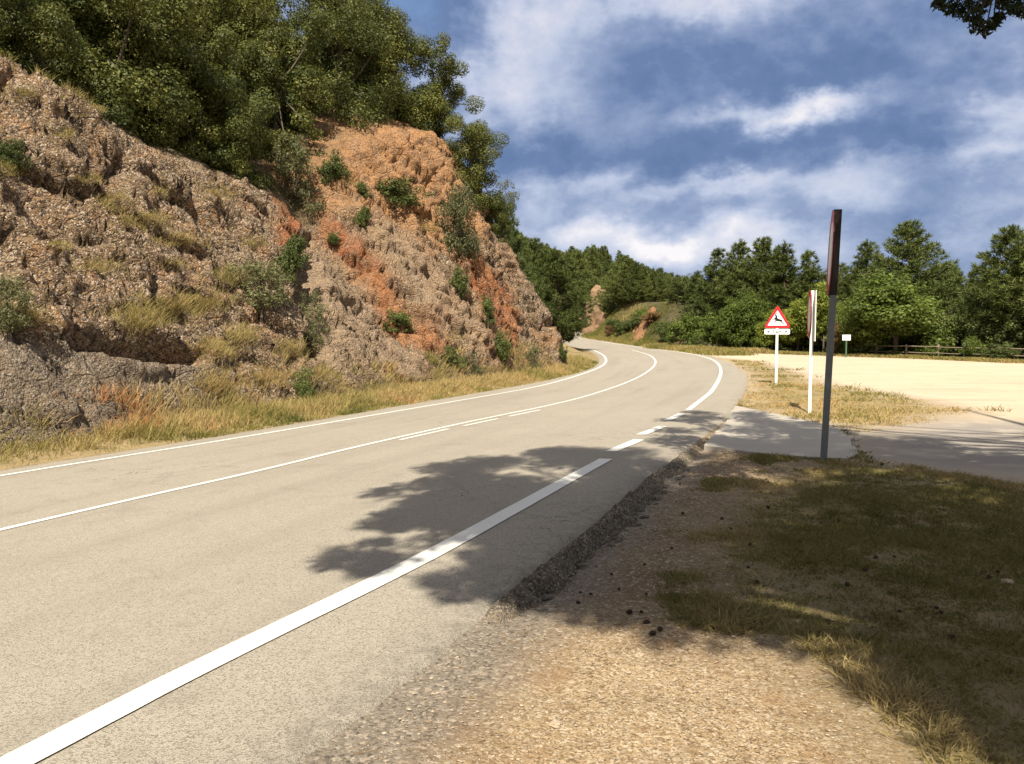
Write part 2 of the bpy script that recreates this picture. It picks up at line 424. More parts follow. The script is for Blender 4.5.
def rock_mat(name='conglomerate_rock'):
    m, t, b = new_mat(name); p = obj_pos(t)
    wob = t.vmath('ADD', p, t.vmath('MULTIPLY', t.noise(p, 1.5, 3, out=1), (0.3, 0.3, 0.3)))
    v1 = t.voro(wob, 12, out=1); d1 = t.voro(wob, 12); v2 = t.voro(p, 31, out=1); d2 = t.voro(p, 31)
    big = t.noise(p, 0.45, 5, 0.65); mid = t.noise(p, 2.2, 6, 0.7); fine = t.noise(p, 26, 5, 0.7)
    s1 = t.node('ShaderNodeSeparateColor', inp={0: v1}); s2 = t.node('ShaderNodeSeparateColor', inp={0: v2})
    c = t.mix(big, (0.130, 0.084, 0.043), (0.310, 0.205, 0.112))
    c = t.mix(t.mrange(mid, 0.40, 0.66), c, (0.27, 0.18, 0.098))
    c = t.mix(t.mrange(t.noise(p, 0.9, 4), 0.50, 0.66, 0, 0.75), c, (0.36, 0.195, 0.09))
    # pebbles set in the matrix
    c = t.mix(t.mrange(s1.outputs[0], 0.72, 0.92, 0, 0.55), c, (0.46, 0.355, 0.26))
    c = t.mix(t.mrange(s1.outputs[1], 0.62, 0.9, 0, 0.8), c, (0.085, 0.058, 0.042))
    c = t.mix(t.mrange(s2.outputs[0], 0.74, 0.95, 0, 0.8), c, (0.52, 0.43, 0.33))
    c = t.mix(t.mrange(s2.outputs[2], 0.60, 0.88, 0, 0.8), c, (0.060, 0.042, 0.03))
    # weathered grey of the low boulder, marl beds
    gw = t.attr('w_grey')
    grey = t.mix(mid, (0.14, 0.102, 0.068), (0.285, 0.215, 0.145))
    grey = t.mix(t.mrange(s2.outputs[0], 0.70, 0.95, 0, 0.7), grey, (0.38, 0.33, 0.27))
    grey = t.mix(t.mrange(s2.outputs[2], 0.68, 0.92, 0, 0.8), grey, (0.065, 0.055, 0.048))
    c = t.mix(gw, c, grey)
    red = t.mix(mid, (0.20, 0.068, 0.028), (0.42, 0.165, 0.07))
    rw = t.math('ADD', t.attr('w_red'), t.math('MULTIPLY', t.math('SUBTRACT', mid, 0.5), t.mrange(t.math('ABSOLUTE', t.math('SUBTRACT', t.attr('w_red'), 0.5)), 0.5, 0.1, 0, 1.2)), clamp=True)
    c = t.mix(t.math('MULTIPLY', rw, t.mrange(t.noise(p, 3.4, 5, 0.65), 0.34, 0.6, 0.30, 0.95)), c, red)
    ochre = t.mix(mid, (0.30, 0.13, 0.052), (0.53, 0.30, 0.14))
    c = t.mix(t.math('MULTIPLY', t.attr('w_ochre'), t.mrange(mid, 0.32, 0.60, 0.30, 0.92)), c, ochre)
    pale = t.mix(mid, (0.22, 0.145, 0.085), (0.47, 0.345, 0.225))
    pale = t.mix(t.mrange(s2.outputs[2], 0.64, 0.92, 0, 0.75), pale, (0.15, 0.11, 0.085))
    c = t.mix(t.math('MULTIPLY', t.attr('w_pale'), 0.75), c, pale)
    c = t.mix(t.mrange(fine, 0.50, 0.72, 0, 0.35), c, (0.12, 0.085, 0.06))
    earth = t.mix(mid, (0.10, 0.075, 0.04), (0.19, 0.145, 0.075))
    c = t.mix(t.attr('w_soil'), c, earth)
    t.l.new(c, b.inputs['Base Color']); b.inputs['Roughness'].default_value = 0.9
    b.inputs['Specular IOR Level'].default_value = 0.15
    cr = t.mrange(t.voro(wob, 1.3, 'DISTANCE_TO_EDGE'), 0.0, 0.05, 1, 0)
    h = t.math('ADD', t.math('MULTIPLY', t.math('SUBTRACT', 1.0, d1), 0.5), t.math('MULTIPLY', t.math('SUBTRACT', 1.0, d2), 0.4))
    h = t.math('ADD', h, t.math('ADD', t.math('MULTIPLY', mid, 3.4), t.math('MULTIPLY', fine, 0.6)))
    h = t.math('SUBTRACT', h, t.math('MULTIPLY', cr, 0.5))
    bump(t, b, h, 0.10, 1.0)
    return m

def leaf_mat(name, dark, light, hue=None, trans=0.35, rough=0.55):
    """foliage: each leaf carries its own 'tone' between dark and light"""
    m, t, b = new_mat(name)
    tone = t.attr('tone')
    oi = t.node('ShaderNodeObjectInfo').outputs['Random']
    f = t.math('ADD', tone, t.math('MULTIPLY', t.math('SUBTRACT', oi, 0.5), 0.55), clamp=True)
    c = t.mix(f, dark, light)
    if hue: c = t.mix(t.mrange(tone, 0.86, 1.0, 0, 0.8), c, hue)
    t.l.new(c, b.inputs['Base Color']); b.inputs['Roughness'].default_value = rough
    b.inputs['Specular IOR Level'].default_value = 0.2
    tr = t.node('ShaderNodeBsdfTranslucent', inp={0: t.mix(0.5, c, tuple(min(1, x * 1.3) for x in light))})
    ms = t.node('ShaderNodeMixShader', inp={0: trans, 1: b.outputs[0], 2: tr.outputs[0]})
    t.l.new(ms.outputs[0], t.n['Material Output'].inputs[0])
    return m

def grass_mat(name, stops, trans=0.3):
    m, t, b = new_mat(name)
    c = t.ramp(t.attr('tone'), stops)
    t.l.new(c, b.inputs['Base Color']); b.inputs['Roughness'].default_value = 0.7
    b.inputs['Specular IOR Level'].default_value = 0.15
    tr = t.node('ShaderNodeBsdfTranslucent', inp={0: c})
    ms = t.node('ShaderNodeMixShader', inp={0: trans, 1: b.outputs[0], 2: tr.outputs[0]})
    t.l.new(ms.outputs[0], t.n['Material Output'].inputs[0])
    return m

def bark_mat(name, a, c_):
    m, t, b = new_mat(name); p = obj_pos(t)
    q = t.vmath('MULTIPLY', p, (9, 9, 2.0)); n = t.noise(q, 1.6, 5, 0.7)
    t.l.new(t.mix(n, a, c_), b.inputs['Base Color']); b.inputs['Roughness'].default_value = 0.95
    bump(t, b, n, 0.03, 0.8)
    return m

M = {}
M['asphalt'] = asphalt_mat(); M['paint'] = paint_mat(); M['ground'] = ground_mat(); M['rock'] = rock_mat()
M['oak_leaf'] = leaf_mat('oak_leaf', (0.030, 0.042, 0.009), (0.145, 0.150, 0.032), (0.19, 0.17, 0.045), 0.22)
M['broad_leaf'] = leaf_mat('fresh_leaf', (0.052, 0.080, 0.014), (0.160, 0.195, 0.036), None, 0.35)
M['lime_leaf'] = leaf_mat('lime_leaf', (0.10, 0.14, 0.018), (0.27, 0.29, 0.05), None, 0.4)
M['pine_leaf'] = leaf_mat('pine_needle', (0.036, 0.054, 0.013), (0.135, 0.155, 0.036), None, 0.15)
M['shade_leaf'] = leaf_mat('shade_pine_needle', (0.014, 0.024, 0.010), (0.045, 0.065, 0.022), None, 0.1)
M['shrub_leaf'] = leaf_mat('shrub_leaf', (0.035, 0.050, 0.013), (0.13, 0.15, 0.04), None, 0.25)
M['grey_leaf'] = leaf_mat('grey_shrub_leaf', (0.055, 0.062, 0.025), (0.17, 0.165, 0.07), None, 0.25)
M['rust_leaf'] = leaf_mat('rusty_twig', (0.10, 0.055, 0.02), (0.24, 0.15, 0.06), None, 0.25)
M['oak_bark'] = bark_mat('oak_bark', (0.045, 0.036, 0.026), (0.13, 0.105, 0.08))
M['pine_bark'] = bark_mat('pine_bark', (0.055, 0.036, 0.024), (0.17, 0.11, 0.07))
M['metal'] = simple_mat('galvanised_post', (0.16, 0.175, 0.175), 0.5, 0.6, 0.25, 6)
M['dark_metal'] = simple_mat('sign_back_metal', (0.030, 0.020, 0.017), 0.6, 0.2, 0.35, 5)
M['white_metal'] = simple_mat('white_post_paint', (0.72, 0.71, 0.66), 0.45, 0.0, 0.08, 8)
M['sign_white'] = simple_mat('sign_white', (0.82, 0.80, 0.78), 0.4, 0.0, 0.05, 6)
M['sign_red'] = simple_mat('sign_red', (0.46, 0.018, 0.026), 0.4, 0.0, 0.12, 7)
M['sign_black'] = simple_mat('sign_black', (0.012, 0.012, 0.012), 0.5, 0.0, 0.1, 6)
M['fence_wood'] = simple_mat('weathered_wood', (0.24, 0.19, 0.13), 0.85, 0.0, 0.35, 14)
M['cone'] = simple_mat('pine_cone', (0.035, 0.022, 0.014), 0.8, 0.0, 0.4, 60)
M['chunk'] = simple_mat('broken_asphalt', (0.105, 0.09, 0.072), 0.9, 0.0, 0.5, 40)
M['pebble'] = simple_mat('pebble', (0.33, 0.255, 0.175), 0.85, 0.0, 0.55, 3.3)
M['green_post'] = simple_mat('green_post', (0.05, 0.10, 0.05), 0.6, 0.0, 0.2, 8)
def crumble_mat():
    m, t, b = new_mat('crumbled_asphalt'); p = obj_pos(t)
    v = t.node('ShaderNodeSeparateColor', inp={0: t.voro(p, 85, out=1)})
    c = t.mix(t.noise(p, 9, 5, 0.7), (0.060, 0.050, 0.038), (0.19, 0.155, 0.11))
    c = t.mix(t.mrange(v.outputs[0], 0.6, 0.9, 0, 0.8), c, (0.34, 0.28, 0.20))
    c = t.mix(t.mrange(v.outputs[1], 0.55, 0.85, 0, 0.8), c, (0.045, 0.038, 0.03))
    c = t.mix(t.math('MULTIPLY', t.attr('w_dust_lit'), t.mrange(t.noise(p, 16, 5, 0.7), 0.32, 0.55, 0.35, 0.95)), c, (0.27, 0.205, 0.13))
    t.l.new(c, b.inputs['Base Color']); b.inputs['Roughness'].default_value = 0.9
    bump(t, b, t.math('ADD', t.voro(p, 110), t.noise(p, 60, 4)), 0.012, 0.9)
    return m
M['crumble'] = crumble_mat()
def concrete_mat():
    m, t, b = new_mat('old_concrete'); p = obj_pos(t)
    c = t.mix(t.noise(p, 1.5, 6, 0.65), (0.27, 0.24, 0.195), (0.39, 0.35, 0.29))
    c = t.mix(t.mrange(t.noise(p, 40, 5, 0.7), 0.5, 0.75, 0, 0.5), c, (0.20, 0.18, 0.155))
    c = t.mix(t.mrange(t.noise(p, 3.5, 4), 0.6, 0.75, 0, 0.4), c, (0.40, 0.35, 0.28))
    t.l.new(c, b.inputs['Base Color']); b.inputs['Roughness'].default_value = 0.9
    bump(t, b, t.noise(p, 70, 4), 0.005, 0.6)
    return m
M['concrete'] = concrete_mat()
STRAW = [(0.0, (0.070, 0.080, 0.018)), (0.30, (0.16, 0.155, 0.035)), (0.55, (0.31, 0.24, 0.088)), (0.82, (0.42, 0.315, 0.14)), (1.0, (0.40, 0.18, 0.065))]
M['verge_grass'] = grass_mat('verge_grass', STRAW)
M['lawn_grass'] = grass_mat('lawn_grass', [(0.0, (0.085, 0.085, 0.022)), (0.40, (0.17, 0.155, 0.048)), (0.65, (0.26, 0.20, 0.08)), (1.0, (0.42, 0.32, 0.15))])
M['litter'] = grass_mat('dry_litter', [(0.0, (0.055, 0.035, 0.02)), (0.5, (0.20, 0.12, 0.055)), (1.0, (0.42, 0.33, 0.20))], 0.1)


# ------------------------------------------------------------------ road outline (world coordinates)
def line_world(pxs): return np.array([ground(a, b) for a, b in pxs])
RE = line_world([(319, 751), (378, 712), (456, 645), (500, 610), (560, 562), (605, 522), (640, 491), (668, 466), (704, 438), (723, 424), (735, 406), (744, 394), (749.5, 379), (742, 369), (729, 362), (712, 356.5), (680, 352), (637, 346), (604, 341)])
LE = line_world([(0, 470), (120, 452), (240, 433), (417, 403), (500, 389), (540, 382), (583, 371.8), (598, 364), (599, 358.7), (594, 353), (583, 348)])
RE = np.vstack([[[*(RE[0, :2] - E * 30), 0]], RE, [[9.4, 108, 0], [10.5, 118, 0], [14, 125, 0], [26, 131, 0], [60, 138, 0]]])
LE = np.vstack([[[*(LE[0, :2] - E * 40), 0]], LE, [[4.2, 92, 0], [1.6, 106, 0], [2.0, 118, 0], [5.6, 128, 0], [18.5, 139, 0], [60, 148, 0]]])
def smooth_poly(P, it=2):
    P = P[np.argsort(P[:, 1])]
    for _ in range(it):
        Q = [P[0]]
        for a, b in zip(P[:-1], P[1:]): Q += [a * .75 + b * .25, a * .25 + b * .75]
        P = np.array(Q + [P[-1]])
    return P
REs, LEs = smooth_poly(RE), smooth_poly(LE)
def xr(y): return np.interp(y, REs[:, 1], REs[:, 0])
def xl(y): return np.interp(y, LEs[:, 1], LEs[:, 0])
def edge_rag(y): return 0.035 * fbm2(y, y * 0 + 2, 0.25, 4, 71) * 2 + 0.10 * fbm2(y, y * 0, 0.9, 3, 72)

ys = np.concatenate([np.arange(-16, 1, .5), np.arange(1, 14, .05), np.arange(14, 60, .25), np.arange(60, 138, .6)])
nx = 28; fr = np.linspace(0, 1, nx)
fr = np.r_[0, 0.006, 0.014, 0.03, np.linspace(0.06, 0.97, nx - 6), 0.988, 1.0]; nx = len(fr)
xrr = xr(ys) + edge_rag(ys) * np.where(ys < 30, 1, 0.3)
X = xrr[:, None] * (1 - fr) + xl(ys)[:, None] * fr
Y = np.repeat(ys[:, None], nx, 1)
Z = base_z(X, Y) + 0.012
Z[:, 0] -= 0.09 + 0.005 * sstep(3.8, 4.8, ys); Z[:, 1] -= 0.004 + 0.016 * sstep(3.8, 4.8, ys); Z[:, -1] -= 0.05
X[:, 0] += 0.03
ii = np.arange(len(ys) * nx).reshape(len(ys), nx)
F = np.stack([ii[:-1, 1:], ii[:-1, :-1], ii[1:, :-1], ii[1:, 1:]], -1).reshape(-1, 4)
latd = (fr[None, :] * np.abs(xrr - xl(ys))[:, None]) * 0.92
ew = sstep(0.5, 0.0, latd) * sstep(16, 8, Y)
road = link('road', mesh_np('road', np.stack([X, Y, Z], -1).reshape(-1, 3), F, M['asphalt'],
            {'lat': ('POINT', 'FLOAT', latd), 'along': ('POINT', 'FLOAT', Y), 'edge': ('POINT', 'FLOAT', ew)}))
tag(road, kind='structure')

def stripe(name, pxs, width, ext0=None, ext1=None, world=None):
    P = line_world(pxs) if world is None else world
    P = P[:, :2]
    if ext0 is not None: P = np.vstack([[ext0], P])
    if ext1 is not None: P = np.vstack([P, [ext1]])
    if len(P) > 2: P = smooth_poly(np.c_[P, P[:, 0] * 0], 2)[:, :2]
    L = np.r_[0, np.cumsum(np.linalg.norm(np.diff(P, axis=0), axis=1))]
    n = max(2, int(L[-1] / 0.15)); q = np.linspace(0, L[-1], n)
    P = np.stack([np.interp(q, L, P[:, k]) for k in (0, 1)], 1)
    d = np.gradient(P, axis=0); d /= np.linalg.norm(d, axis=1)[:, None]
    nn = np.stack([-d[:, 1], d[:, 0]], 1)
    V = []
    for j, o in enumerate((-0.5, 0.0, 0.5)):
        w = width * o + (0.006 * fbm2(q, q * 0 + j, 0.08, 3, 5) if o else 0)
        p = P + nn * np.reshape(w, (-1, 1)) * np.ones((n, 1))
        V.append(np.c_[p, base_z(p[:, 0], p[:, 1]) + 0.018])
    V = np.concatenate(V); k = np.arange(n - 1)
    F = np.concatenate([np.stack([j * n + k, j * n + k + 1, (j + 1) * n + k + 1, (j + 1) * n + k], 1)[:, ::-1] for j in (0, 1)])
    return tag(link(name, mesh_np(name, V, F, M['paint'])), kind='structure')

p0 = ground(22, 762)
stripe('edge_line', [(22, 762), (210, 664), (420, 563), (520, 507.5), (606, 460)], 0.17, ext0=p0[:2] - E * 12)
for a, b in (((611, 452.5), (639, 440.5)), ((641, 435.5), (663, 427)), ((667, 421), (682, 414.5))):
    stripe('edge_dash', [a, b], 0.17)
stripe('edge_line', [(688, 411), (703, 399), (712, 392), (719, 380), (721.5, 371.5), (719, 364), (711, 358.8), (692, 354), (664, 350), (630, 346), (603, 341.8)], 0.125)
pc = ground(0, 531.5)
stripe('centre_line', [(0, 531.5), (130, 501), (268, 470), (346, 450), (452, 426), (505, 415), (540, 408), (583, 398), (626, 383.5), (647, 372.8), (656, 364.5), (655, 359), (648, 354.5), (632, 350)], 0.10, ext0=pc[:2] - E * 12)
for a, b in (((400, 440.8), (448, 429.8)), ((464, 426.6), (498, 419.4)), ((509, 417), (540, 410.6))):
    stripe('centre_dash', [a, b], 0.09)
pl = ground(0, 476.5)
stripe('edge_line', [(0, 476.5), (120, 457.5), (240, 438.5), (417, 408.3), (500, 394), (540, 386.5), (572, 377.6), (592, 371), (604, 365.5), (607, 360), (602, 354), (591, 349)], 0.13, ext0=pl[:2] - E * 12)

# ------------------------------------------------------------------ ground sheet
def G2(pts): return [tuple(ground(*p)[:2]) for p in pts]
SLAB = G2([(735.5, 406.5), (780, 416), (830, 427), (842, 433), (850, 440), (858, 455.5), (848, 460), (820, 459.5), (785, 457), (749, 453.5), (704.7, 447), (712, 437), (722.6, 427), (731, 414)])
ISLAND = G2([(735, 405.5), (744, 393), (749.5, 379), (742, 369), (729, 362), (716, 357.4), (755, 361), (792, 372), (821, 383), (865, 390.6), (920, 400), (967, 411), (920, 423), (865, 433), (839, 429), (830, 426)])
far_edge = G2([(690, 351), (760, 353.5), (850, 356.5), (935, 359.5), (1024, 363.5)])
FE = np.array([(far_edge[0][0] - 2, far_edge[0][1] + 6)] + far_edge + [(48, 26), (70, 5)])
LOT = [tuple(p) for p in FE] + [(70, -30), (30, -30), (14, 0)] + G2([(1150, 512), (1016, 483), (930, 470), (862, 457), (850, 440), (836, 428), (760, 400), (742, 368), (716, 357)])
TURF = G2([(935, 764), (905, 735), (855, 695), (805, 650), (752, 610), (728, 570), (726, 530), (742, 495), (800, 474), (862, 460), (930, 472), (1016, 485), (1180, 520)]) + [(16, 0), (16, -12), (1.5, -12)]
GRAV_LIT = G2([(425, 764), (500, 655), (530, 622), (580, 606), (640, 625), (700, 640), (780, 640), (860, 700), (930, 764)]) + [(1.45, 0), (1.4, -12), (-4, -12)]  # sunlit part of the verge dirt, coloured paler than the shaded rest

def axis(dense_lo, dense_hi, step, lo, hi, grow):
    a = list(np.arange(dense_lo, dense_hi, step)); s = step
    while a[-1] < hi: s *= grow; a.append(a[-1] + s)
    s = step
    while a[0] > lo: s *= grow; a.insert(0, a[0] - s)
    return np.array(a)
gx = axis(-1.5, 9.0, 0.055, -2500, 2500, 1.045); gy = axis(2.4, 13, 0.055, -2500, 4000, 1.03)
GX, GY = np.meshgrid(gx, gy); fx, fy = GX.ravel(), GY.ravel()
rd_r = fx - xr(fy); rd_l = xl(fy) - fx                 # >0 outside on that side
inroad = (rd_r < 0) & (rd_l < 0) & (fy < 138) & (fy > -16)
df, uf = foot_sdf(fx, fy)
near = (np.abs(fx) < 60) & (fy > -20) & (fy < 200)
zg = base_z(fx, fy)
micro = np.zeros_like(zg)
nm = (fx > -3) & (fx < 14) & (fy > 0) & (fy < 26)
micro[nm] = 0.05 * fbm2(fx[nm], fy[nm], 0.8, 4, 3) + 0.03 * fbm2(fx[nm], fy[nm], 0.16, 3, 4)
islab = in_poly(fx, fy, SLAB); dslab = poly_dist(fx, fy, SLAB)
lotm = in_poly(fx, fy, LOT); isl = in_poly(fx, fy, ISLAND)
dl = poly_dist(fx, fy, LOT); w_lot = np.where(lotm, 0.5 + np.minimum(dl, 0.7) / 1.4, 0.5 - np.minimum(dl, 0.7) / 1.4)
di = poly_dist(fx, fy, ISLAND); wi = np.where(isl, 0.5 + np.minimum(di, .8) / 1.6, 0.5 - np.minimum(di, .8) / 1.6)
w_lot = np.minimum(w_lot, 1 - wi)
micro *= 1 - 0.75 * w_lot
zg = zg + micro
out_r = np.maximum(rd_r, 0)
zg = zg - np.where((rd_r > -0.1) & (fy < 14), (.012 + .063 * sstep(3.8, 4.8, fy)) * np.exp(-(out_r / 0.45) ** 2) * sstep(13, 11, fy), 0)
zg = np.where(inroad, base_z(fx, fy) - 0.015 - 0.085 * sstep(0.10, 0.5, np.minimum(-rd_r, -rd_l)) - .06 * (fy > 14), zg)
zg = np.where(islab, zg - 0.05, zg)
# left verge swells towards the rock
zg = zg + np.where((rd_l > 0) & (fy < 60), 0.16 * sstep(0.1, 1.2, rd_l) + 0.05 * fbm2(fx, fy, 0.9, 3, 8), 0)
zg = np.where(df > 0.6, zg - 1.2 * sstep(0.6, 2.5, df), zg)
def w_in(poly, soft):
    m = in_poly(fx, fy, poly); d = poly_dist(fx, fy, poly)
    return np.where(m, 0.5 + np.minimum(d, soft) / (2 * soft), 0.5 - np.minimum(d, soft) / (2 * soft))
w_turf = w_in(TURF, 0.45); w_grav_lit = w_in(GRAV_LIT, 0.5)
w_strip = np.where((rd_r > -0.2) & (fy < 12.5), sstep(0.70, 0.12, rd_r + .25 * fbm2(fx, fy, .5, 3, 161)) * sstep(12.5, 10, fy), 0)
dfe = poly_dist(fx, fy, [tuple(p) for p in FE], closed=False)
beyond = (fy > 25) & ~lotm & (rd_r > 0)
w_straw = np.where(isl, wi, 0.0)
w_straw = np.where(beyond & ~isl & (dfe < 3.5), 0.9 * sstep(3.5, 2.0, dfe), w_straw)
w_straw = np.where((rd_l > 0) & (fy < 70), 0.9, w_straw)
w_straw = np.where((rd_r > 0) & (rd_r < 1.2) & (fy > 60), 0.9, w_straw)
w_wood = np.where(((beyond & ~isl) | ((rd_l > 0) & (fy > 56)) | (fy > 138)), 1.0, 0.0)
w_drive = np.where(lotm, sstep(5.5, 2.5, np.hypot(fx - SLAB[4][0] - 1.5, (fy - SLAB[4][1]) * 1.3)), 0) * w_lot
w_lot = np.where(w_lot > 0.98, 1.0, w_lot)
ii = np.arange(len(fx)).reshape(GX.shape)
F = np.stack([ii[:-1, :-1], ii[:-1, 1:], ii[1:, 1:], ii[1:, :-1]], -1).reshape(-1, 4)
at = {k: ('POINT', 'FLOAT', v) for k, v in dict(w_turf=w_turf, w_grav_lit=w_grav_lit, w_strip=w_strip, w_straw=w_straw, w_wood=w_wood, w_lot=w_lot, w_drive=w_drive).items()}
tag(link('ground', mesh_np('ground', np.stack([fx, fy, zg], 1), F, M['ground'], at)), kind='structure')
def gz(x, y): return base_z(np.array([x]), np.array([y]))[0]

# concrete apron
mb = MB(); n = len(SLAB)
pol = []
for i in range(n):
    a, b = np.array(SLAB[i]), np.array(SLAB[(i + 1) % n]); k = max(2, int(np.linalg.norm(b - a) / 0.2))
    for j in range(k):
        q = a + (b - a) * j / k; pol.append((q[0] + random.uniform(-.02, .02), q[1] + random.uniform(-.02, .02)))
top = [(x, y, gz(x, y) + 0.022 + 0.006 * random.random()) for x, y in pol]; bot = [(x, y, gz(x, y) - 0.12) for x, y in pol]; n = len(pol)
mb.add(top + bot, [tuple(range(n))[::-1]] + [(i, i + n, (i + 1) % n + n, (i + 1) % n) for i in range(n)])
slab_o = mb.build('concrete_apron', M['concrete']); tag(slab_o, kind='structure')

# ------------------------------------------------------------------ rock face
step = 0.062
cx = np.arange(-34, 4.2, step); cy = np.arange(-14, 58, step)
CX, CY = np.meshgrid(cx, cy); sh = CX.shape
t_, s_ = ts(CX, CY)
cand = (s_ > 8.5) & (s_ < 24) & ~((CY < 0) & (s_ > 16))
d = np.full(sh, -9.0); u = np.zeros(sh)
dd, uu = foot_sdf(CX[cand], CY[cand]); d[cand] = dd; u[cand] = uu
dmax = np.interp(u, UH, HH) / np.interp(u, UA, TA) + 3.2
keep = cand & (d > -0.45) & (d < dmax) & (u > -16) & (u < 46)
idx = np.full(sh, -1); idx[keep] = np.arange(keep.sum())
q4 = np.stack([idx[:-1, :-1], idx[:-1, 1:], idx[1:, 1:], idx[1:, :-1]], -1).reshape(-1, 4)
CF = q4[(q4 >= 0).all(1)]
px_, py_, pd, pu = CX[keep], CY[keep], d[keep], u[keep]
pz = land_z(px_, py_)
e_ = 0.12
gxn = (land_z(px_ + e_, py_) - land_z(px_ - e_, py_)) / (2 * e_); gyn = (land_z(px_, py_ + e_) - land_z(px_, py_ - e_)) / (2 * e_)
NN = np.stack([-gxn, -gyn, np.ones_like(gxn)], 1); NN /= np.linalg.norm(NN, axis=1)[:, None]
bq = (1.2 * pu + pz) / 1.56; br = (pu - 1.2 * pz) / 1.56; pdd = pd
Pb = np.stack([bq, br, pdd * 0.6], 1)
wv = np.stack([fbm(Pb / 1.7, 3, 21), fbm(Pb / 1.7 + 9, 3, 22), fbm(Pb / 1.7 + 19, 3, 23)], 1)
P2 = Pb + wv * 0.9
c1, f1, f2 = worley(P2 / np.array([1.0, 2.6, 1.3]), 31)
c2, g1, g2 = worley(P2 / np.array([0.42, 0.95, 0.6]), 41)
c3, h1, h2 = worley(Pb / 0.24 + wv, 51)
ridge = 0.5 - np.abs(fbm(Pb / 2.4, 4, 61)) * 2
disp = 0.42 * (c1 - .5) + 0.26 * (c2 - .5) + 0.09 * (c3 - 0.5) + 0.08 * (0.5 - h1) + 0.70 * fbm(Pb / 3.0, 5, 62) + 0.35 * ridge
disp += 0.22 * fbm(np.stack([px_, py_, pz], 1) / 0.5, 4, 63)
pit = fbm(np.stack([bq / .26, br / .5, pdd / .3], 1), 3, 66)
disp -= 0.20 * sstep(.10, .26, pit) * sstep(-.15, .1, fbm(Pb / 1.9, 3, 67))
disp -= 0.28 * sstep(0.10, 0.0, f2 - f1) + 0.13 * sstep(0.07, 0.0, g2 - g1)
crest = sstep(dmax[keep] - 2.4, dmax[keep] - 3.6, pd)
amp = sstep(-0.2, 0.7, pd) * (0.35 + 0.65 * crest)
boul = sstep(7.0, 4.5, pu) * sstep(2.9, 2.0, pz + 0.45)        # low smoother boulder
disp = disp * (1 - 0.45 * boul)
saw = (bq / 1.15 + 0.7 * fbm(np.stack([bq / 2.2, br / 6.0, pdd / 4], 1), 3, 64)) % 1.0
disp += 0.44 * (saw - .5) * sstep(-.18, .22, fbm(Pb / 2.8, 3, 65)) * (1 - boul)
def uz(pxs):
    r = []
    for a, b in pxs:
        h = hit(a, b); dq, uq = foot_sdf(np.array([h[0]]), np.array([h[1]])); r.append((uq[0], h[2]))
    return r
def zone(pxs, soft=0.25):
    poly = uz(pxs); m = in_poly(pu, pz, poly); dq = poly_dist(pu, pz, poly)
    return np.where(m, 0.5 + np.minimum(dq, soft) / (2 * soft), 0.5 - np.minimum(dq, soft) / (2 * soft))
# hollows: under the ledge over the low boulder, the cleft beside the red block, the recess at the near end
disp -= .75 * zone([(66, 326), (110, 325), (150, 337), (205, 352), (196, 364), (140, 353), (72, 344)], .16)
disp -= 1.0 * zone([(300, 236), (314, 236), (314, 318), (324, 352), (308, 354), (300, 300)], .22)
disp -= 1.1 * zone([(-40, 226), (14, 236), (20, 272), (4, 296), (-40, 298)], .3)
disp -= .6 * zone([(190, 196), (240, 222), (246, 240), (196, 212)], .2) + .5 * zone([(60, 190), (80, 200), (120, 238), (104, 240)], .2)
PV = np.stack([px_, py_, pz], 1) + NN * (disp * amp)[:, None]
PV[:, 2] += np.where(pd < 0.1, -0.25 * sstep(0.1, -0.4, pd), 0)

jz = 0.5 * fbm(Pb / 0.7, 4, 81)
w_red = np.max([zone(z) for z in (
    [(276, 188), (300, 184), (314, 212), (302, 240), (297, 266), (280, 246), (274, 214)],
    [(308, 203), (345, 222), (376, 258), (397, 300), (424, 345), (404, 347), (380, 322), (350, 268), (322, 240)],
    [(421, 312), (444, 308), (452, 345), (440, 356), (416, 350)],
    [(462, 240), (490, 268), (514, 300), (520, 330), (514, 352), (500, 338), (478, 300), (460, 262)])], axis=0)
w_ochre = zone([(256, 130), (300, 112), (345, 110), (400, 110), (436, 120), (458, 160), (480, 222), (470, 262), (432, 240), (390, 222), (340, 212), (306, 200), (286, 186), (258, 175)], 0.5)
w_ochre = np.maximum(w_ochre, .62 * sstep(14.6, 16.6, pu) * sstep(-.10, .22, fbm(np.stack([bq / .8, br / 3.2, pdd / 2], 1), 4, 68)))
w_pale = np.max([zone(z, 0.4) for z in (
    [(304, 268), (330, 252), (362, 298), (400, 352), (432, 388), (330, 388), (308, 330)],
    [(345, 205), (400, 228), (455, 290), (490, 350), (440, 340), (400, 280)])], axis=0)
w_grey = zone([(-60, 325), (60, 342), (140, 352), (220, 368), (248, 410), (222, 432), (150, 428), (60, 455), (-60, 490)], 0.25)
w_red = np.clip(w_red + jz * (np.abs(w_red - .5) < .49), 0, 1); strk = fbm(np.stack([bq / .35, br / 2.6, pdd / 1.5], 1), 4, 69)
w_ochre = np.clip(w_ochre * (1 + 1.1 * strk) + jz * (np.abs(w_ochre - .5) < .45), 0, 1)
w_soil = np.clip(sstep(dmax[keep] - 2.8, dmax[keep] - 2.0, pd) * (1 - 0.7 * w_ochre) + 0.8 * sstep(0.35, -0.2, pd), 0, 1)
ca = {k: ('POINT', 'FLOAT', v) for k, v in dict(w_red=w_red, w_ochre=w_ochre, w_pale=w_pale, w_grey=w_grey, w_soil=w_soil).items()}
cliff = link('cliff', mesh_np('cliff', PV, CF, M['rock'], ca)); tag(cliff, kind='structure')

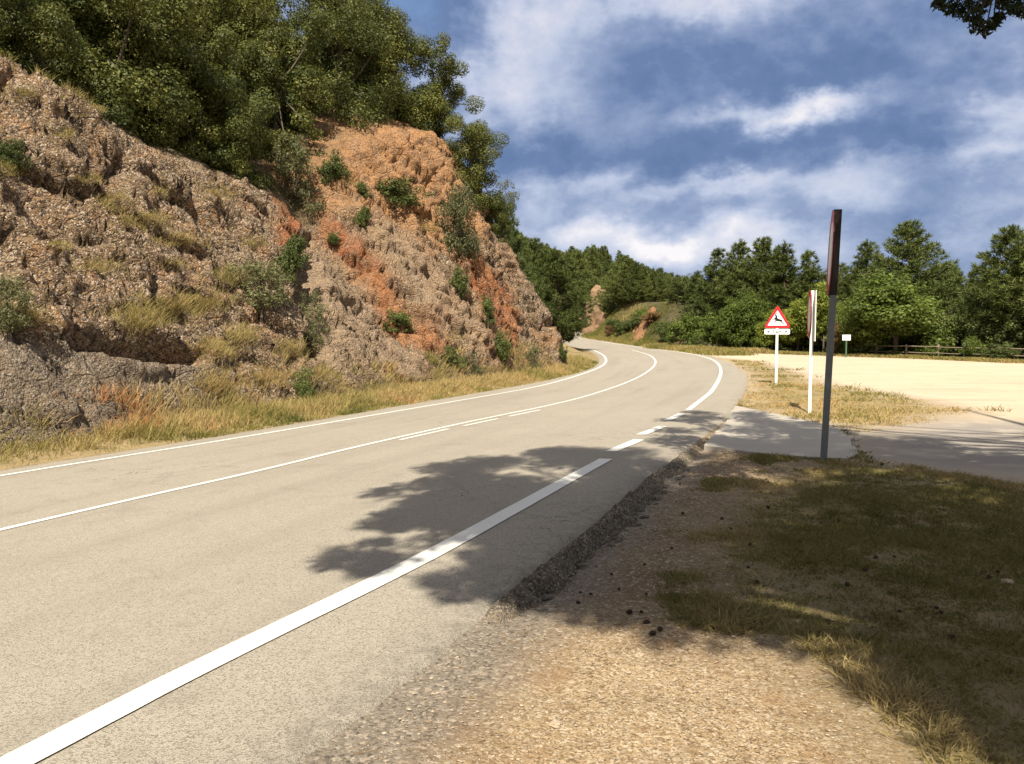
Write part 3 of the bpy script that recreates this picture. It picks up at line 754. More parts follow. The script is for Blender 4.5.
# hillside above the rock face
hx = np.arange(-120, 6, 1.5); hy = np.arange(-60, 100, 1.5)
HX, HY = np.meshgrid(hx, hy); hd, hu = foot_sdf(HX, HY)
hm = np.interp(hu, UH, HH) / np.interp(hu, UA, TA)
ok = (hd > np.where((hu > -15) & (hu < 45), hm + 0.9, -1.6))
hz = np.where(hd > 0, land_z(HX, HY), -1) - 0.12
idx = np.full(HX.shape, -1); idx[ok] = np.arange(ok.sum())
q4 = np.stack([idx[:-1, :-1], idx[:-1, 1:], idx[1:, 1:], idx[1:, :-1]], -1).reshape(-1, 4); q4 = q4[(q4 >= 0).all(1)]
HV = np.stack([HX[ok], HY[ok], hz[ok]], 1)
one = np.ones(len(HV)); zer = one * 0
tag(link('hillside', mesh_np('hillside', HV, q4, M['rock'], {'w_soil': ('POINT', 'FLOAT', one)})), kind='structure')
#@@PART3
# ------------------------------------------------------------------ foliage builders
def rand_unit(n):
    v = RNG.normal(size=(n, 3)); return v / np.linalg.norm(v, axis=1)[:, None]

def leaf_mesh(name, P, Nn, size, aspect, tone, mat, jit=0.35):
    """one small lozenge per leaf at P facing Nn"""
    n = len(P)
    a = np.cross(Nn, rand_unit(n)); a /= np.linalg.norm(a, axis=1)[:, None] + 1e-9
    b = np.cross(Nn, a)
    L = (np.broadcast_to(size, n) * (1 + jit * RNG.uniform(-1, 1, n)))[:, None]; W = L * aspect
    V = np.stack([P - a * L / 2, P + b * W / 2 + a * L * .05, P + a * L / 2, P - b * W / 2 + a * L * .05], 1).reshape(-1, 3)
    F = np.arange(4 * n).reshape(n, 4)
    return mesh_np(name, V, F, mat, {'tone': ('FACE', 'FLOAT', tone)}, smooth=False)

def blade_mesh(name, P, D, L, W, tone, mat, bend=0.35):
    """grass: each blade is a bent three-face strip rooted at P growing along D"""
    n = len(P); up = np.array([0, 0, 1.0])
    a = rand_unit(n); a[:, 2] *= 0.1; a = np.cross(D, a); a /= np.linalg.norm(a, axis=1)[:, None] + 1e-9
    L = np.broadcast_to(L, n)[:, None]; W = np.broadcast_to(W, n)[:, None]
    droop = rand_unit(n) * bend; droop[:, 2] = -np.abs(droop[:, 2]) * 0.6
    m = P + D * L * 0.55 + droop * L * 0.18; tip = P + D * L * 0.95 + droop * L * 0.85
    V = np.stack([P - a * W / 2, P + a * W / 2, m + a * W * .38, m - a * W * .38, tip], 1).reshape(-1, 3)
    o = np.arange(n)[:, None] * 5
    F = np.concatenate([o + [0, 1, 2], o + [0, 2, 3], o + [3, 2, 4]], 1).reshape(-1, 3)
    return mesh_np(name, V, F, mat, {'tone': ('FACE', 'FLOAT', np.repeat(tone, 3))}, smooth=False)

def crown_from_clumps(name, C, Rr, per, size, aspect, mat, up=0.35, tonevar=0.22):
    C = np.array(C); Rr = np.array(Rr); k = len(C)
    cnt = np.maximum(6, (per * (Rr / Rr.mean()) ** 2)).astype(int)
    ci = np.repeat(np.arange(k), cnt); n = len(ci)
    dirs = rand_unit(n); rad = RNG.uniform(0.2, 1.0, n) ** 0.42
    P = C[ci] + dirs * (rad * Rr[ci])[:, None] * np.array([1, 1, 0.8])
    Nn = dirs * 1.0 + rand_unit(n) * 0.62 + np.array([0, 0, up]); Nn /= np.linalg.norm(Nn, axis=1)[:, None]
    tone = np.clip(RNG.uniform(0.2, 0.75, k)[ci] + RNG.normal(0, tonevar, n), 0, 1)
    return leaf_mesh(name, P, Nn, size, aspect, tone, mat)

def broadleaf(name, mat, bark, Rw, Ht, base, nclump, per, size, seed, leaf_aspect=0.55, trunk_r=0.14, lean=0.15, skirt=False):
    """trunk with limbs and a crown of leaf clumps: returns (trunk mesh, crown mesh)"""
    rs = np.random.default_rng(seed); C, Q = [], []
    lobes = [(rs.uniform(-.5, .5) * Rw, rs.uniform(-.5, .5) * Rw, base + (Ht - base) * rs.uniform(.3, .85), rs.uniform(.45, .7) * Rw) for _ in range(7)]
    lobes.append((0, 0, base + (Ht - base) * 0.5, Rw * 0.75)); lobes.append((rs.uniform(-.2, .2) * Rw, rs.uniform(-.2, .2) * Rw, Ht - Rw * .5, Rw * 0.5))
    lobes.append((rs.uniform(-.3, .3) * Rw, rs.uniform(-.3, .3) * Rw, base + Rw * .45, Rw * 0.75))
    if skirt: lobes += [(rs.uniform(-.45, .45) * Rw, rs.uniform(-.45, .45) * Rw, base + Rw * .3, Rw * .62) for _ in range(5)]
    while len(C) < nclump:
        lo = lobes[rs.integers(len(lobes))]; v = rs.normal(size=3); v /= np.linalg.norm(v)
        r = lo[3] * rs.uniform(0.55, 1.0)
        c = np.array([lo[0] + v[0] * r, lo[1] + v[1] * r, lo[2] + v[2] * r * 0.85])
        if c[2] < base - 0.25 * Rw or c[2] > Ht + .2: continue
        C.append(c); Q.append(rs.uniform(0.26, 0.52) * Rw * 0.62)
    crown = crown_from_clumps(name + '_crown', C, Q, per, size, leaf_aspect, mat)
    mb = MB(); top = Vector((lean * Ht * .3, 0, Ht * 0.72))
    mid = Vector((lean * Ht * .1, .05 * Ht * rs.uniform(-1, 1), Ht * .35))
    mb.tube([(0, 0, -0.5), (0, 0, 0), mid, top], [trunk_r * 1.25, trunk_r, trunk_r * .72, trunk_r * .25], 8)
    for c in [C[i] for i in rs.choice(len(C), 16, replace=False)]:
        s = Vector((0, 0, 0)).lerp(mid, rs.uniform(.5, 1)) if rs.random() < .4 else mid.lerp(top, rs.uniform(0, .9))
        c = Vector(c); h = s.lerp(c, .5) + Vector((0, 0, -.08 * Ht * .3)); mb.tube([s, h, c], [trunk_r * .4, trunk_r * .25, trunk_r * .08], 5)
    return mb.mesh(name + '_trunk', bark, True), crown

def pine(name, mat, bark, Ht, Rw, seed, base=0.1, blades=14, blen=0.36, bw=0.042, narrow=1.0, gap=0.29):
    rs = np.random.default_rng(seed); T0, TD = [], []
    mb = MB(); lean = rs.uniform(-.03, .03, 2)
    def ax(z): return np.array([lean[0] * z + .12 * math.sin(z * .9 + seed), lean[1] * z + .12 * math.cos(z * .7 + seed), z])
    zs = np.linspace(0, Ht * .97, 9); mb.tube([tuple(ax(0) - (0, 0, .5))] + [tuple(ax(z)) for z in zs], [Ht * .017] + list(Ht * .016 * (1 - zs / Ht * .93)), 7)
    z = Ht * base
    while z < Ht * 0.97:
        f = z / Ht
        Lm = Rw * min(1.0, 0.62 + 1.3 * (f - base)) * (1 - max(0, (f - .30) / .70) ** (.82 * narrow)) + 0.25
        for b in range(rs.integers(5, 8)):
            a = rs.uniform(0, 2 * math.pi); L = Lm * rs.uniform(.70, 1.06)
            if rs.random() < .10: continue
            d = np.array([math.cos(a), math.sin(a), 0]); rise = rs.uniform(-.05, .25) + .35 * f
            p0 = ax(z); pts = [p0 + d * L * q + np.array([0, 0, rise * L * q + .22 * L * q * q]) for q in (0, .35, .7, 1.0)]
            mb.tube([tuple(p) for p in pts], [max(.012, Ht * .0045 * (1 - f) + .006)] * 2 + [.01, .006], 4, cap=False)
            nt = max(2, int(L / gap) + 1)
            for q in np.linspace(.30, 1.0, nt):
                i = min(2, int(q / .334)); c = np.array(pts[i]) + (np.array(pts[i + 1]) - pts[i]) * ((q - (0, .35, .7)[i]) / (.35, .35, .3)[i])
                for _ in range(2 if q > .4 else 1):
                    side = np.cross(d, [0, 0, 1]) * rs.uniform(-1, 1) * L * .26 * (1.1 - .5 * q)
                    T0.append(c + side + rs.normal(0, .05, 3)); td = d * .7 + side * .6 + np.array([0, 0, .55 + .5 * f]) + rs.normal(0, .22, 3); TD.append(td / np.linalg.norm(td))
        z += Ht * rs.uniform(.022, .036)
    for q in range(6): T0.append(ax(Ht * (.93 + .015 * q))); TD.append(np.array([0, 0, 1.0]))
    T0, TD = np.array(T0), np.array(TD); k = len(T0); n = k * blades
    ti = np.repeat(np.arange(k), blades)
    D = TD[ti] * 0.75 + rand_unit(n) * 0.8; D /= np.linalg.norm(D, axis=1)[:, None]
    Pm = T0[ti] + TD[ti] * RNG.uniform(-.1, .3, n)[:, None] * blen
    a = np.cross(D, rand_unit(n)); a /= np.linalg.norm(a, axis=1)[:, None]
    L = blen * RNG.uniform(.7, 1.25, n)[:, None]; W = bw * RNG.uniform(.7, 1.3, n)[:, None]
    V = np.stack([Pm - a * W / 2, Pm + a * W / 2, Pm + D * L * .6 + a * W * .5, Pm + D * L], 1)
    V[:, 3] += -a * W * .1
    tone = np.clip(RNG.uniform(.25, .75, k)[ti] + RNG.normal(0, .18, n), 0, 1)
    return mb.mesh(name + '_trunk', bark, True), mesh_np(name + '_crown', V.reshape(-1, 3), np.arange(4 * n).reshape(n, 4), mat, {'tone': ('FACE', 'FLOAT', tone)}, smooth=False)

def plant_thing(name, meshes, parts=('trunk', 'crown')):
    r = link(name, None)
    for p, m in zip(parts, meshes): link(p, m, r)
    return r
class Kind:
    """first use places the tree itself, later uses copy it"""
    def __init__(s, name, cat, meshes, parts=('trunk', 'crown')):
        s.roots = [plant_thing(name, m, parts) for m in meshes]; s.used = [False] * len(meshes); s.cat = cat
    def put(s, i, loc, scale, label, group=None, rot=None):
        i = i % len(s.roots); rot = random.uniform(0, 6.28) if rot is None else rot
        if not s.used[i]:
            s.used[i] = True; o = s.roots[i]; o.location = tuple(float(c) for c in loc); o.rotation_euler = (0, 0, rot)
            o.scale = scale if hasattr(scale, '__len__') else (scale,) * 3
            tag(o, label, s.cat, group); return o
        o = copy_thing(s.roots[i], loc, rot, scale, label, group); o['category'] = s.cat; return o
    def close(s):
        for o, u_ in zip(s.roots, s.used):
            if not u_:
                for c in list(o.children): bpy.data.objects.remove(c)
                bpy.data.objects.remove(o)

# ------------------------------------------------------------------ oaks on the crest
OAK = Kind('evergreen_oak', 'tree', [broadleaf('oak', M['oak_leaf'], M['oak_bark'], rw, ht, bs, nc, 420, 0.092, 100 + i, 0.6, 0.15, 0.15, True)
      for i, (rw, ht, bs, nc) in enumerate([(2.4, 5.2, 0.1, 92), (2.2, 4.6, 0.1, 86), (2.6, 5.6, 0.1, 100), (2.0, 5.8, 0.2, 86)])])
dpt = PV[:, 1] * cp - (PV[:, 2] - CAM_H) * sp
SXR = 512 + FPX * PV[:, 0] / np.maximum(dpt, .1); SYR = 382 - FPX * (PV[:, 1] * sp + (PV[:, 2] - CAM_H) * cp) / np.maximum(dpt, .1)
def on_rock(px, py):
    """point of the rock surface seen along a line of sight (nearest surface first)"""
    r2 = (SXR - px) ** 2 + (SYR - py) ** 2; m = np.nonzero((r2 < 9) & (PV[:, 1] > 3))[0]
    if not len(m): return None, -1
    d0 = dpt[m].min(); m = m[dpt[m] < d0 + .5]; k = m[np.argmin(r2[m])]
    return PV[k], k
def put_oak(i, px, py, back, scale, label, group=None, sink=0.8):
    h = None
    for k_ in range(30):
        h, _ = on_rock(px - 2 * k_, py + .4 * k_)
        if h is not None: break
    if h is None: h = hit(px, py)
    q = h[:2] + N * back; z = land_z(np.array([q[0]]), np.array([q[1]]))[0]
    return OAK.put(i, (q[0], q[1], z - sink), scale, label, group)
for i, (px, py, bk, sc, lab) in enumerate([
    (62, 58, 2.6, 0.85, 'low oak thicket over the grey rock at the upper left edge of the photo'),
    (150, 108, 0.2, 1.1, 'spreading oak with olive crown just above the straw-coloured slope'),
    (204, 150, 0.2, 0.95, 'oak hanging lowest over the dark gully between the two rock faces'),
    (240, 176, 0.3, 0.8, 'dark oak filling the head of the gully left of the orange rock'),
    (296, 116, 0.9, 1.0, 'tall oak at the left end of the orange rock rim'),
    (350, 112, 0.4, 1.1, 'rounded oak in the middle of the orange rock rim'),
    (398, 112, 0.3, 1.05, 'oak near the right end of the orange rock rim'),
    (442, 134, 0.1, 0.95, 'upright oak standing out against the sky on the corner of the cliff'),
    (472, 186, 0.2, 0.85, 'small bushy oak against the sky, below the corner oak on the right shoulder'),
    (497, 226, 0.1, 0.5, 'lowest small oak on the skyline of the right shoulder of the cliff'),
    (122, 90, 1.6, 0.7, 'low oak bush between the spreading oak and the thicket at upper left'),
    (226, 166, 0.0, 0.7, 'low oak bush between the two oaks over the gully'),

    ]): put_oak((0, 2, 1, 3, 3, 2, 0, 3, 1, 1, 0, 1, 2)[i], px, py, bk, sc, lab, 'oaks along the crest')
rs = np.random.default_rng(5); hidden = 'olive green oak in the close wood above the crest oaks'
for k in range(66):
    t0 = rs.uniform(-6, 29); H_ = np.interp(t0, UH, HH) / np.interp(t0, UA, TA)
    s0 = 10 + H_ + rs.uniform(2.4, 15)
    if t0 > 22 and s0 > 10 + H_ + 7: continue
    if t0 < 8 and s0 < 10 + H_ + 5.0: continue
    q = from_ts(t0, s0); z = land_z(np.array([q[0]]), np.array([q[1]]))[0]
    OAK.put(k, (q[0], q[1], z - .4), rs.uniform(.85, 1.15), hidden, 'oaks in the wood above the crest')
OAK.close()

# ------------------------------------------------------------------ shrubs on the rock face
SHR = Kind('shrub', 'shrub', [broadleaf('shrub', M['shrub_leaf'], M['oak_bark'], 0.5, 0.95, 0.0, 80, 60, 0.055, 300 + i, 0.5, 0.02, 0.0, True) for i in range(3)] +
      [broadleaf('grey_shrub', M['grey_leaf'], M['oak_bark'], 0.5, 1.1, 0.0, 80, 60, 0.05, 310 + i, 0.4, 0.02, 0.0, True) for i in range(2)], ('stem', 'foliage'))
def put_shrub(i, px, py, wpx, hpx, label):
    wpx, hpx = wpx * 1.3, hpx * 1.25
    h, _ = on_rock(px, py + hpx * 0.35)
    if h is None: h = hit(px, py + hpx * 0.35)
    if 1:
        m = h[1] / FPX
    h = np.array(h); dq, uq = foot_sdf(h[:1], h[1:2]); m = h[1] / FPX
    q = h + np.array([N[0], N[1], 0]) * -0.05
    return SHR.put(i, (q[0], q[1], q[2] - 0.12 * hpx * m), (wpx * m, wpx * m, hpx * m / 0.95), label, 'shrubs on the rock face')
for a in [
    (3, 460, 222, 40, 58, 'big grey-green shrub high on the right of the orange rock'),
    (0, 288, 256, 28, 40, 'bright green shrub at the foot of the red rock block'),
    (3, 258, 286, 48, 36, 'wide olive shrub on the grey rock left of the red block'),
    (1, 335, 166, 28, 26, 'dark round shrub in the orange slope under the oaks'),
    (0, 361, 216, 15, 17, 'tiny bright green tuft-like shrub in the orange slope'),
    (2, 394, 190, 40, 22, 'low spreading shrub across the orange slope'),
    (4, 296, 180, 40, 46, 'grey-green shrub at the mouth of the gully under the oaks'),
    (2, 399, 323, 24, 16, 'low green shrub at the bottom end of the long red band'),
    (0, 451, 355, 20, 18, 'bright green shrub low on the cliff above the verge grass'),
    (2, 487, 310, 14, 20, 'green shrub on the right-hand red patch'),
    (1, 458, 282, 17, 24, 'dark shrub above the right-hand red patch'),
    (1, 500, 341, 17, 24, 'dark shrub below the right-hand red patch near the foot'),
    (3, 533, 360, 14, 20, 'grey shrub at the foot of the cliff nose'),
    (4, 311, 326, 24, 36, 'dusky shrub in the shadowed cleft left of the pale rock'),
    (1, 303, 386, 20, 34, 'dark shrub at the cliff foot behind the verge grass'),
    (3, 8, 302, 36, 44, 'grey-green bush at the far left edge below the dark hollow'),
    (2, 6, 152, 26, 20, 'green shrub at the far left edge high on the grey rock'),
    (4, 504, 212, 22, 34, 'slim grey shrub on the skyline of the right shoulder'),
    (2, 522, 262, 10, 12, 'small green shrub on the skyline near the cliff nose'),
    (4, 470, 366, 20, 14, 'grey shrub among straw at the foot of the cliff'),
    (1, 330, 238, 12, 10, 'small dark shrub in the upper part of the red band'),
    (1, 560, 352, 10, 14, 'small green shrub at the tip of the cliff nose'),
    (2, 362, 190, 14, 12, 'small shrub between the dark round shrub and the spreading one'),
    ]: put_shrub(*a)

# ------------------------------------------------------------------ pines and broadleaf trees across the road
PINE = Kind('pine_tree', 'tree', [pine('pine', M['pine_leaf'], M['pine_bark'], 10, rw, 400 + i, base=b, narrow=nr) for i, (rw, b, nr) in enumerate([(3.1, .05, 1.0), (2.6, .07, .85), (3.5, .06, 1.3), (2.3, .12, .9), (2.9, .16, 1.1)])])
def at_depth(px, D):
    x = (px - 512) / FPX * D; return x, D, land_z(np.array([x]), np.array([D]))[0]
def put_pine(i, px, D, top, label, group=None, wide=1.0):
    x, y, z = at_depth(px, D); H_ = CAM_H + (HOR - top) / FPX * D - z; s = H_ / 10.2
    return PINE.put(i, (x, y, z - .1), (s * wide, s * wide, s), label, group)
for a in [
    (2, 905, 60, 222, 'tallest pine on the right, standing behind the big light green tree', 1.15),
    (0, 862, 66, 240, 'pine with a stepped crown left of the tallest pine on the right', 1.1),
    (4, 948, 66, 262, 'short pine in the dip of the treeline right of the tallest pine', 1.2),
    (1, 986, 60, 258, 'pine left of the tall pine at the right edge of the photo', 1.2),
    (2, 1012, 52, 226, 'tall dark pine leaning into the right edge of the photo', 1.2),
    (0, 1048, 49, 196, 'tall pine cut off by the right edge of the photo', 1.2),
    (3, 1075, 46, 190, 'pine just beyond the right edge of the photo', 1.2),
    (1, 808, 70, 250, 'pine behind the round sign on the white post', 1.2),
    (3, 786, 72, 242, 'slender pine between the deer sign and the white post', 1.3),
    (2, 764, 74, 238, 'tall pine standing directly behind the deer sign', 1.1),
    (0, 738, 76, 240, 'broad pine left of the deer sign', 1.05),
    (1, 714, 79, 248, 'pointed pine at the left end of the group by the deer sign', 1.15),
    (4, 696, 84, 270, 'pale green pine left of the group by the deer sign', 1.3),
    (0, 676, 88, 274, 'low pine above the bright green bushes by the road', 1.25),
    (2, 838, 72, 262, 'pine glimpsed through the gap beside the dark near pole', 1.2),
    ]: put_pine(*a[:5], None, a[5]) if len(a) == 6 else None
rs = np.random.default_rng(9)
for k, px in enumerate(range(700, 1120, 17)):
    D = rs.uniform(74, 92) - max(0, (px - 850)) * .06
    put_pine(k, px + rs.uniform(-8, 8), D, rs.uniform(262, 284), 'dark pine in the second row behind the car park trees', 'pines behind the car park', 1.35)
# wooded hill beyond the bend
far_lab = 'dark green pine in the wood on the hill beyond the bend'; placed = 0; tries = 0
pts = []
while placed < 150 and tries < 6000:
    tries += 1
    y = rs.uniform(60, 205); x = rs.uniform(-0.07, 0.30) * y
    if not in_poly(np.array([x]), np.array([y]), BEHIND)[0]: continue
    dl_ = poly_dist(np.array([x]), np.array([y]), BEHIND[:10], False)[0]
    if dl_ < 1.6 or any((x - a) ** 2 + (y - b) ** 2 < (2.3 + 0.012 * y) ** 2 for a, b in pts): continue
    if foot_sdf(np.array([x]), np.array([y]))[0][0] > -2 and y < 70: continue
    pts.append((x, y)); placed += 1
    z = land_z(np.array([x]), np.array([y]))[0]; s = rs.uniform(.78, 1.1); pxx = 512 + FPX * x / y
    sky_ = np.interp(pxx, [470, 490, 505, 515, 560, 600, 640, 668, 700], [205, 215, 226, 232, 246, 243, 256, 271, 276]) + rs.uniform(0, 7)
    s = min(s, (CAM_H + (HOR - sky_) / FPX * y - z) / 10.3)
    if s < .38: continue
    PINE.put(placed, (x, y, z - .2), (s * 1.1, s * 1.1, s), far_lab, 'pines on the hill beyond the bend')
for k in range(26):                                    # right bank, above the orange cutting
    y = rs.uniform(86, 118); x = np.interp(y, [80, 96, 108, 118], [12.8, 11.3, 9.4, 10.5]) + rs.uniform(5.5, 17)
    if poly_dist(np.array([x]), np.array([y]), BEHIND[:10], False)[0] < 4.0: continue
    z = land_z(np.array([x]), np.array([y]))[0]; s = rs.uniform(.62, .85); pxx = 512 + FPX * x / y
    sky_ = np.interp(pxx, [560, 600, 640, 660, 690, 715], [246, 244, 258, 271, 274, 264]) + rs.uniform(0, 8)
    s = min(s, (CAM_H + (HOR - sky_) / FPX * y - z) / 10.3)
    if s < .3: continue
    PINE.put(k, (x, y, z - .2), (s * 1.25, s * 1.25, s), 'pine on the bank above the orange cutting by the bend', 'pines above the cutting')
for i, (px, D, top) in enumerate([(514, 58, 230), (522, 62, 233), (532, 66, 238), (541, 64, 247), (528, 57, 262), (500, 52, 204), (508, 54, 218)]):
    put_pine(i, px, D, top, 'pine rising just behind the cliff nose', 'pines behind the cliff nose', .9)
for i, (px, D, top, lab) in enumerate([(613, 117, 262, 'pine right of the pinkish outcrop beyond the bend'), (624, 112, 256, 'second pine right of the pinkish outcrop, taller'), (576, 132, 250, 'pine left of the pinkish outcrop beyond the bend'), (594, 138, 246, 'pine directly behind the pinkish outcrop beyond the bend')]):
    put_pine(i, px, D, top, lab)
PINE.close()
BRD = Kind('broadleaf_tree', 'tree', [broadleaf('broadleaf', M['broad_leaf'], M['oak_bark'], 2.7, 6.2, .3, 200, 85, .19, 500 + i, .6, .13) for i in range(2)])
for i, (px, D, top, wpx, lab) in enumerate([
    (895, 52, 262, 118, 'big light green broadleaf tree behind the wooden fence'),
    (858, 55, 290, 60, 'smaller light green tree left of the big one behind the fence'),
    (930, 54.5, 300, 56, 'olive broadleaf tree right of the big light green one'),
    (748, 70, 290, 60, 'green broadleaf tree left of the deer sign behind the meadow edge')]):
    x, y, z = at_depth(px, D); H_ = CAM_H + (HOR - top) / FPX * D - z
    BRD.put(i, (x, y, z - .2), (wpx / FPX * D / 5.6,) * 2 + (H_ / 6.3,), lab)
BRD.close()
LIM = Kind('sapling', 'tree', [broadleaf('sapling', M['lime_leaf'], M['oak_bark'], 1.7, 5.2, .1, 130, 70, .17, 520, .55, .08)])
for i, (px, D, top, wpx, lab) in enumerate([
    (823, 62, 275, 46, 'yellow-green sapling between the white post and the dark near pole'),
    (797, 64, 296, 44, 'yellow-green sapling right of the deer sign'),
    (552, 66, 272, 17, 'lime green sapling beside the tip of the cliff nose'),
    (772, 66, 305, 44, 'short yellow-green sapling behind the deer sign')]):
    x, y, z = at_depth(px, D); H_ = CAM_H + (HOR - top) / FPX * D - z
    LIM.put(0, (x, y, z - .2), (wpx / FPX * D / 3.5,) * 2 + (H_ / 5.3,), lab)
LIM.close()
BSH = Kind('bush', 'bush', [broadleaf('bush', mt, M['oak_bark'], 1.2, 2.3, .02, 100, 60, .13, 540 + i, .5, .05) for i, mt in enumerate((M['broad_leaf'], M['shrub_leaf'], M['rust_leaf']))], ('stem', 'foliage'))
rs = np.random.default_rng(12)
for (k, px, D, wpx, hpx, lab) in [
    (0, 688, 76, 40, 36, 'bright green bush at the left end of the meadow edge'),
    (0, 712, 73, 42, 38, 'bright green bush second from the left on the meadow edge'),
    (0, 737, 71, 40, 36, 'bright green bush left of the deer sign'),
    (1, 668, 80, 26, 22, 'dark bush where the cutting meets the meadow edge'),
    (2, 834, 55, 13, 34, 'rusty brown bush beside the small white notice'),
    (1, 862, 54, 20, 12, 'low green bush behind the end of the fence near the notice'),
    (1, 640, 92, 30, 14, 'dark green bush right of the orange cutting'),
    (1, 622, 96, 22, 14, 'olive bush left of the orange cutting'),
    (2, 652, 88, 26, 12, 'straw-brown bush under the orange cutting'),
    (2, 612, 100, 18, 10, 'straw-brown bush where the road goes out of sight'),
    (1, 1000, 44, 40, 20, 'dark bush behind the fence near the right edge of the photo'),
    (0, 972, 46, 24, 26, 'thin green bush behind the middle of the fence')]:
    x, y, z = at_depth(px, D); m = D / FPX
    BSH.put(k, (x, y, z - .1), (wpx * m / 2.5,) * 2 + (hpx * m / 2.3,), lab)
for i, (px, D, wpx, hpx, kk, lab) in enumerate([(606, 100, 20, 12, 1, 'dark bush on the crest of the bank where the road goes out of sight'), (618, 95, 24, 12, 1, 'dark bush on the crest of the bank left of the orange cutting'), (630, 93, 22, 14, 0, 'green bush at the top left of the orange cutting'), (662, 88, 26, 18, 1, 'dark bush at the top right of the orange cutting'), (645, 84, 18, 12, 1, 'olive bush at the foot of the orange cutting'), (662, 80, 22, 14, 2, 'brown bush on the bank near the bright green bushes'), (600, 104, 14, 9, 1, 'smallest dark bush at the far tip of the bank'), (676, 82, 26, 22, 1, 'dark bush between the bank and the bright green bushes')]):
    x, y, z = at_depth(px, D); z = land_z(np.array([x + 1.5]), np.array([y]))[0]; m = D / FPX
    BSH.put(kk, (x + 1.5, y, z - .2), (wpx * m / 2.5,) * 2 + (hpx * m / 2.3,), lab)
for k in range(46):                                     # dark undergrowth below the pines
    f = k / 45; px = 690 + 420 * f; D = np.interp(px, [690, 760, 850, 1024, 1110], [79, 70, 58, 47, 42]) + rs.uniform(.5, 5)
    if px < 755: D += 5
    x, y, z = at_depth(px, D); s = rs.uniform(.8, 1.35)
    BSH.put(1, (x, y, z - .1), (s * 1.2, s * 1.2, s), 'dark bush in the undergrowth along the forest edge', 'undergrowth bushes along the forest edge')
BSH.close()
#@@PART4
# ------------------------------------------------------------------ road signs
def disc(n, r, cz, ang0=0.0): return [(r * math.cos(2 * math.pi * k / n + ang0), cz + r * math.sin(2 * math.pi * k / n + ang0)) for k in range(n)]
def rounded(poly, r, n=5):
    out = []; m = len(poly)
    for i in range(m):
        a, b, c = Vector(poly[i - 1]), Vector(poly[i]), Vector(poly[(i + 1) % m])
        u_, v_ = (a - b).normalized(), (c - b).normalized()
        half = math.acos(max(-1, min(1, u_.dot(v_)))) / 2; tl = r / math.tan(half)
        p, q = b + u_ * tl, b + v_ * tl
        ctr = b + (u_ + v_).normalized() * (r / math.sin(half))
        a0 = math.atan2(p.y - ctr.y, p.x - ctr.x); a1 = math.atan2(q.y - ctr.y, q.x - ctr.x)
        dlt = (a1 - a0 + math.pi) % (2 * math.pi) - math.pi
        out += [(ctr.x + r * math.cos(a0 + dlt * k / n), ctr.y + r * math.sin(a0 + dlt * k / n)) for k in range(n + 1)]
    return out
def ring(mb, outer, inner, y0, y1):
    """a flat band between two outlines with the same number of points"""
    n = len(outer); vs = [(p[0], y, p[1]) for y in (y0, y1) for p in outer] + [(p[0], y, p[1]) for y in (y0, y1) for p in inner]
    f = []
    for i in range(n):
        j = (i + 1) % n
        f += [(i, j, 2 * n + j, 2 * n + i), (n + i, 3 * n + i, 3 * n + j, n + j), (i, n + i, n + j, j), (2 * n + i, 2 * n + j, 3 * n + j, 3 * n + i)]
    return mb.add(vs, f)
def facing(dx, dy): return math.atan2(dx, -dy)             # yaw that turns a local -y face towards (dx, dy)

# deer warning sign
b = ground(776, 385); deer = link('road_sign', None, loc=(b[0], b[1], gz(b[0], b[1])), rot=(0, 0, facing(-b[0], -b[1])))
tag(deer, 'triangular red and white deer warning sign on a white post in the straw-coloured grass', 'road sign')
Wd = 0.735; m_ = b[1] / FPX
ztop = CAM_H + (HOR - 306.5) * m_ - gz(b[0], b[1]); zb = ztop - 0.66
tri = rounded([(-Wd / 2 - .035, zb), (Wd / 2 + .035, zb), (0, ztop + .05)], 0.05)
triI = rounded([(-Wd / 2 + .078, zb + .075), (Wd / 2 - .078, zb + .075), (0, ztop - .115)], 0.014)
MB().box((0, 0.035, (zb + .45) / 2 - .2), (0.075, 0.05, zb + .45 + .4)).build('post', M['white_metal'], deer, bevel=.006)
pn = MB().prism(tri, -0.002, 0.008).build('panel', M['sign_white'], deer)
ring(MB(), tri, triI, -0.007, -0.003).build('red_border', M['sign_red'], pn)
dz = zb + .255; S_ = .30
body = [(-.50, .05), (-.34, .14), (-.20, .20), (-.16, .34), (-.22, .50), (-.12, .56), (-.04, .50), (.02, .34), (.05, .18), (.22, .10), (.44, .02), (.56, .04), (.54, -.06), (.44, -.12), (.56, -.26), (.74, -.40), (.68, -.44), (.46, -.30), (.30, -.16), (.10, -.14), (-.06, -.10), (-.14, -.18), (-.36, -.26), (-.38, -.21), (-.18, -.10), (-.16, .02), (-.30, .06), (-.46, .0)]
dm = MB().prism([(x * S_ - .01, dz + z * S_ - .01) for x, z in body], -0.006, -0.003)
for ant in ([(-.16, .52), (-.20, .68), (-.16, .80)], [(-.10, .53), (-.08, .68), (.0, .80)], [(-.18, .66), (-.27, .74)], [(-.08, .66), (.02, .70)]):
    dm.tube([(x * S_ - .01, -.0045, dz + z * S_ - .01) for x, z in ant], [.008] * len(ant), 5)
dm.build('deer_pictogram', M['sign_black'], pn)
pw, ph = Wd * 1.0, 0.165; pz_ = zb - 0.03 - ph / 2
plate = MB().prism(rounded([(-pw / 2, pz_ - ph / 2), (pw / 2, pz_ - ph / 2), (pw / 2, pz_ + ph / 2), (-pw / 2, pz_ + ph / 2)], .03), -0.002, 0.008).build('distance_plate', M['sign_white'], deer)
ar = MB()
for s in (-1, 1): ar.prism([(s * .30, pz_), (s * .235, pz_ + .042), (s * .235, pz_ - .042)], -0.006, -0.003)
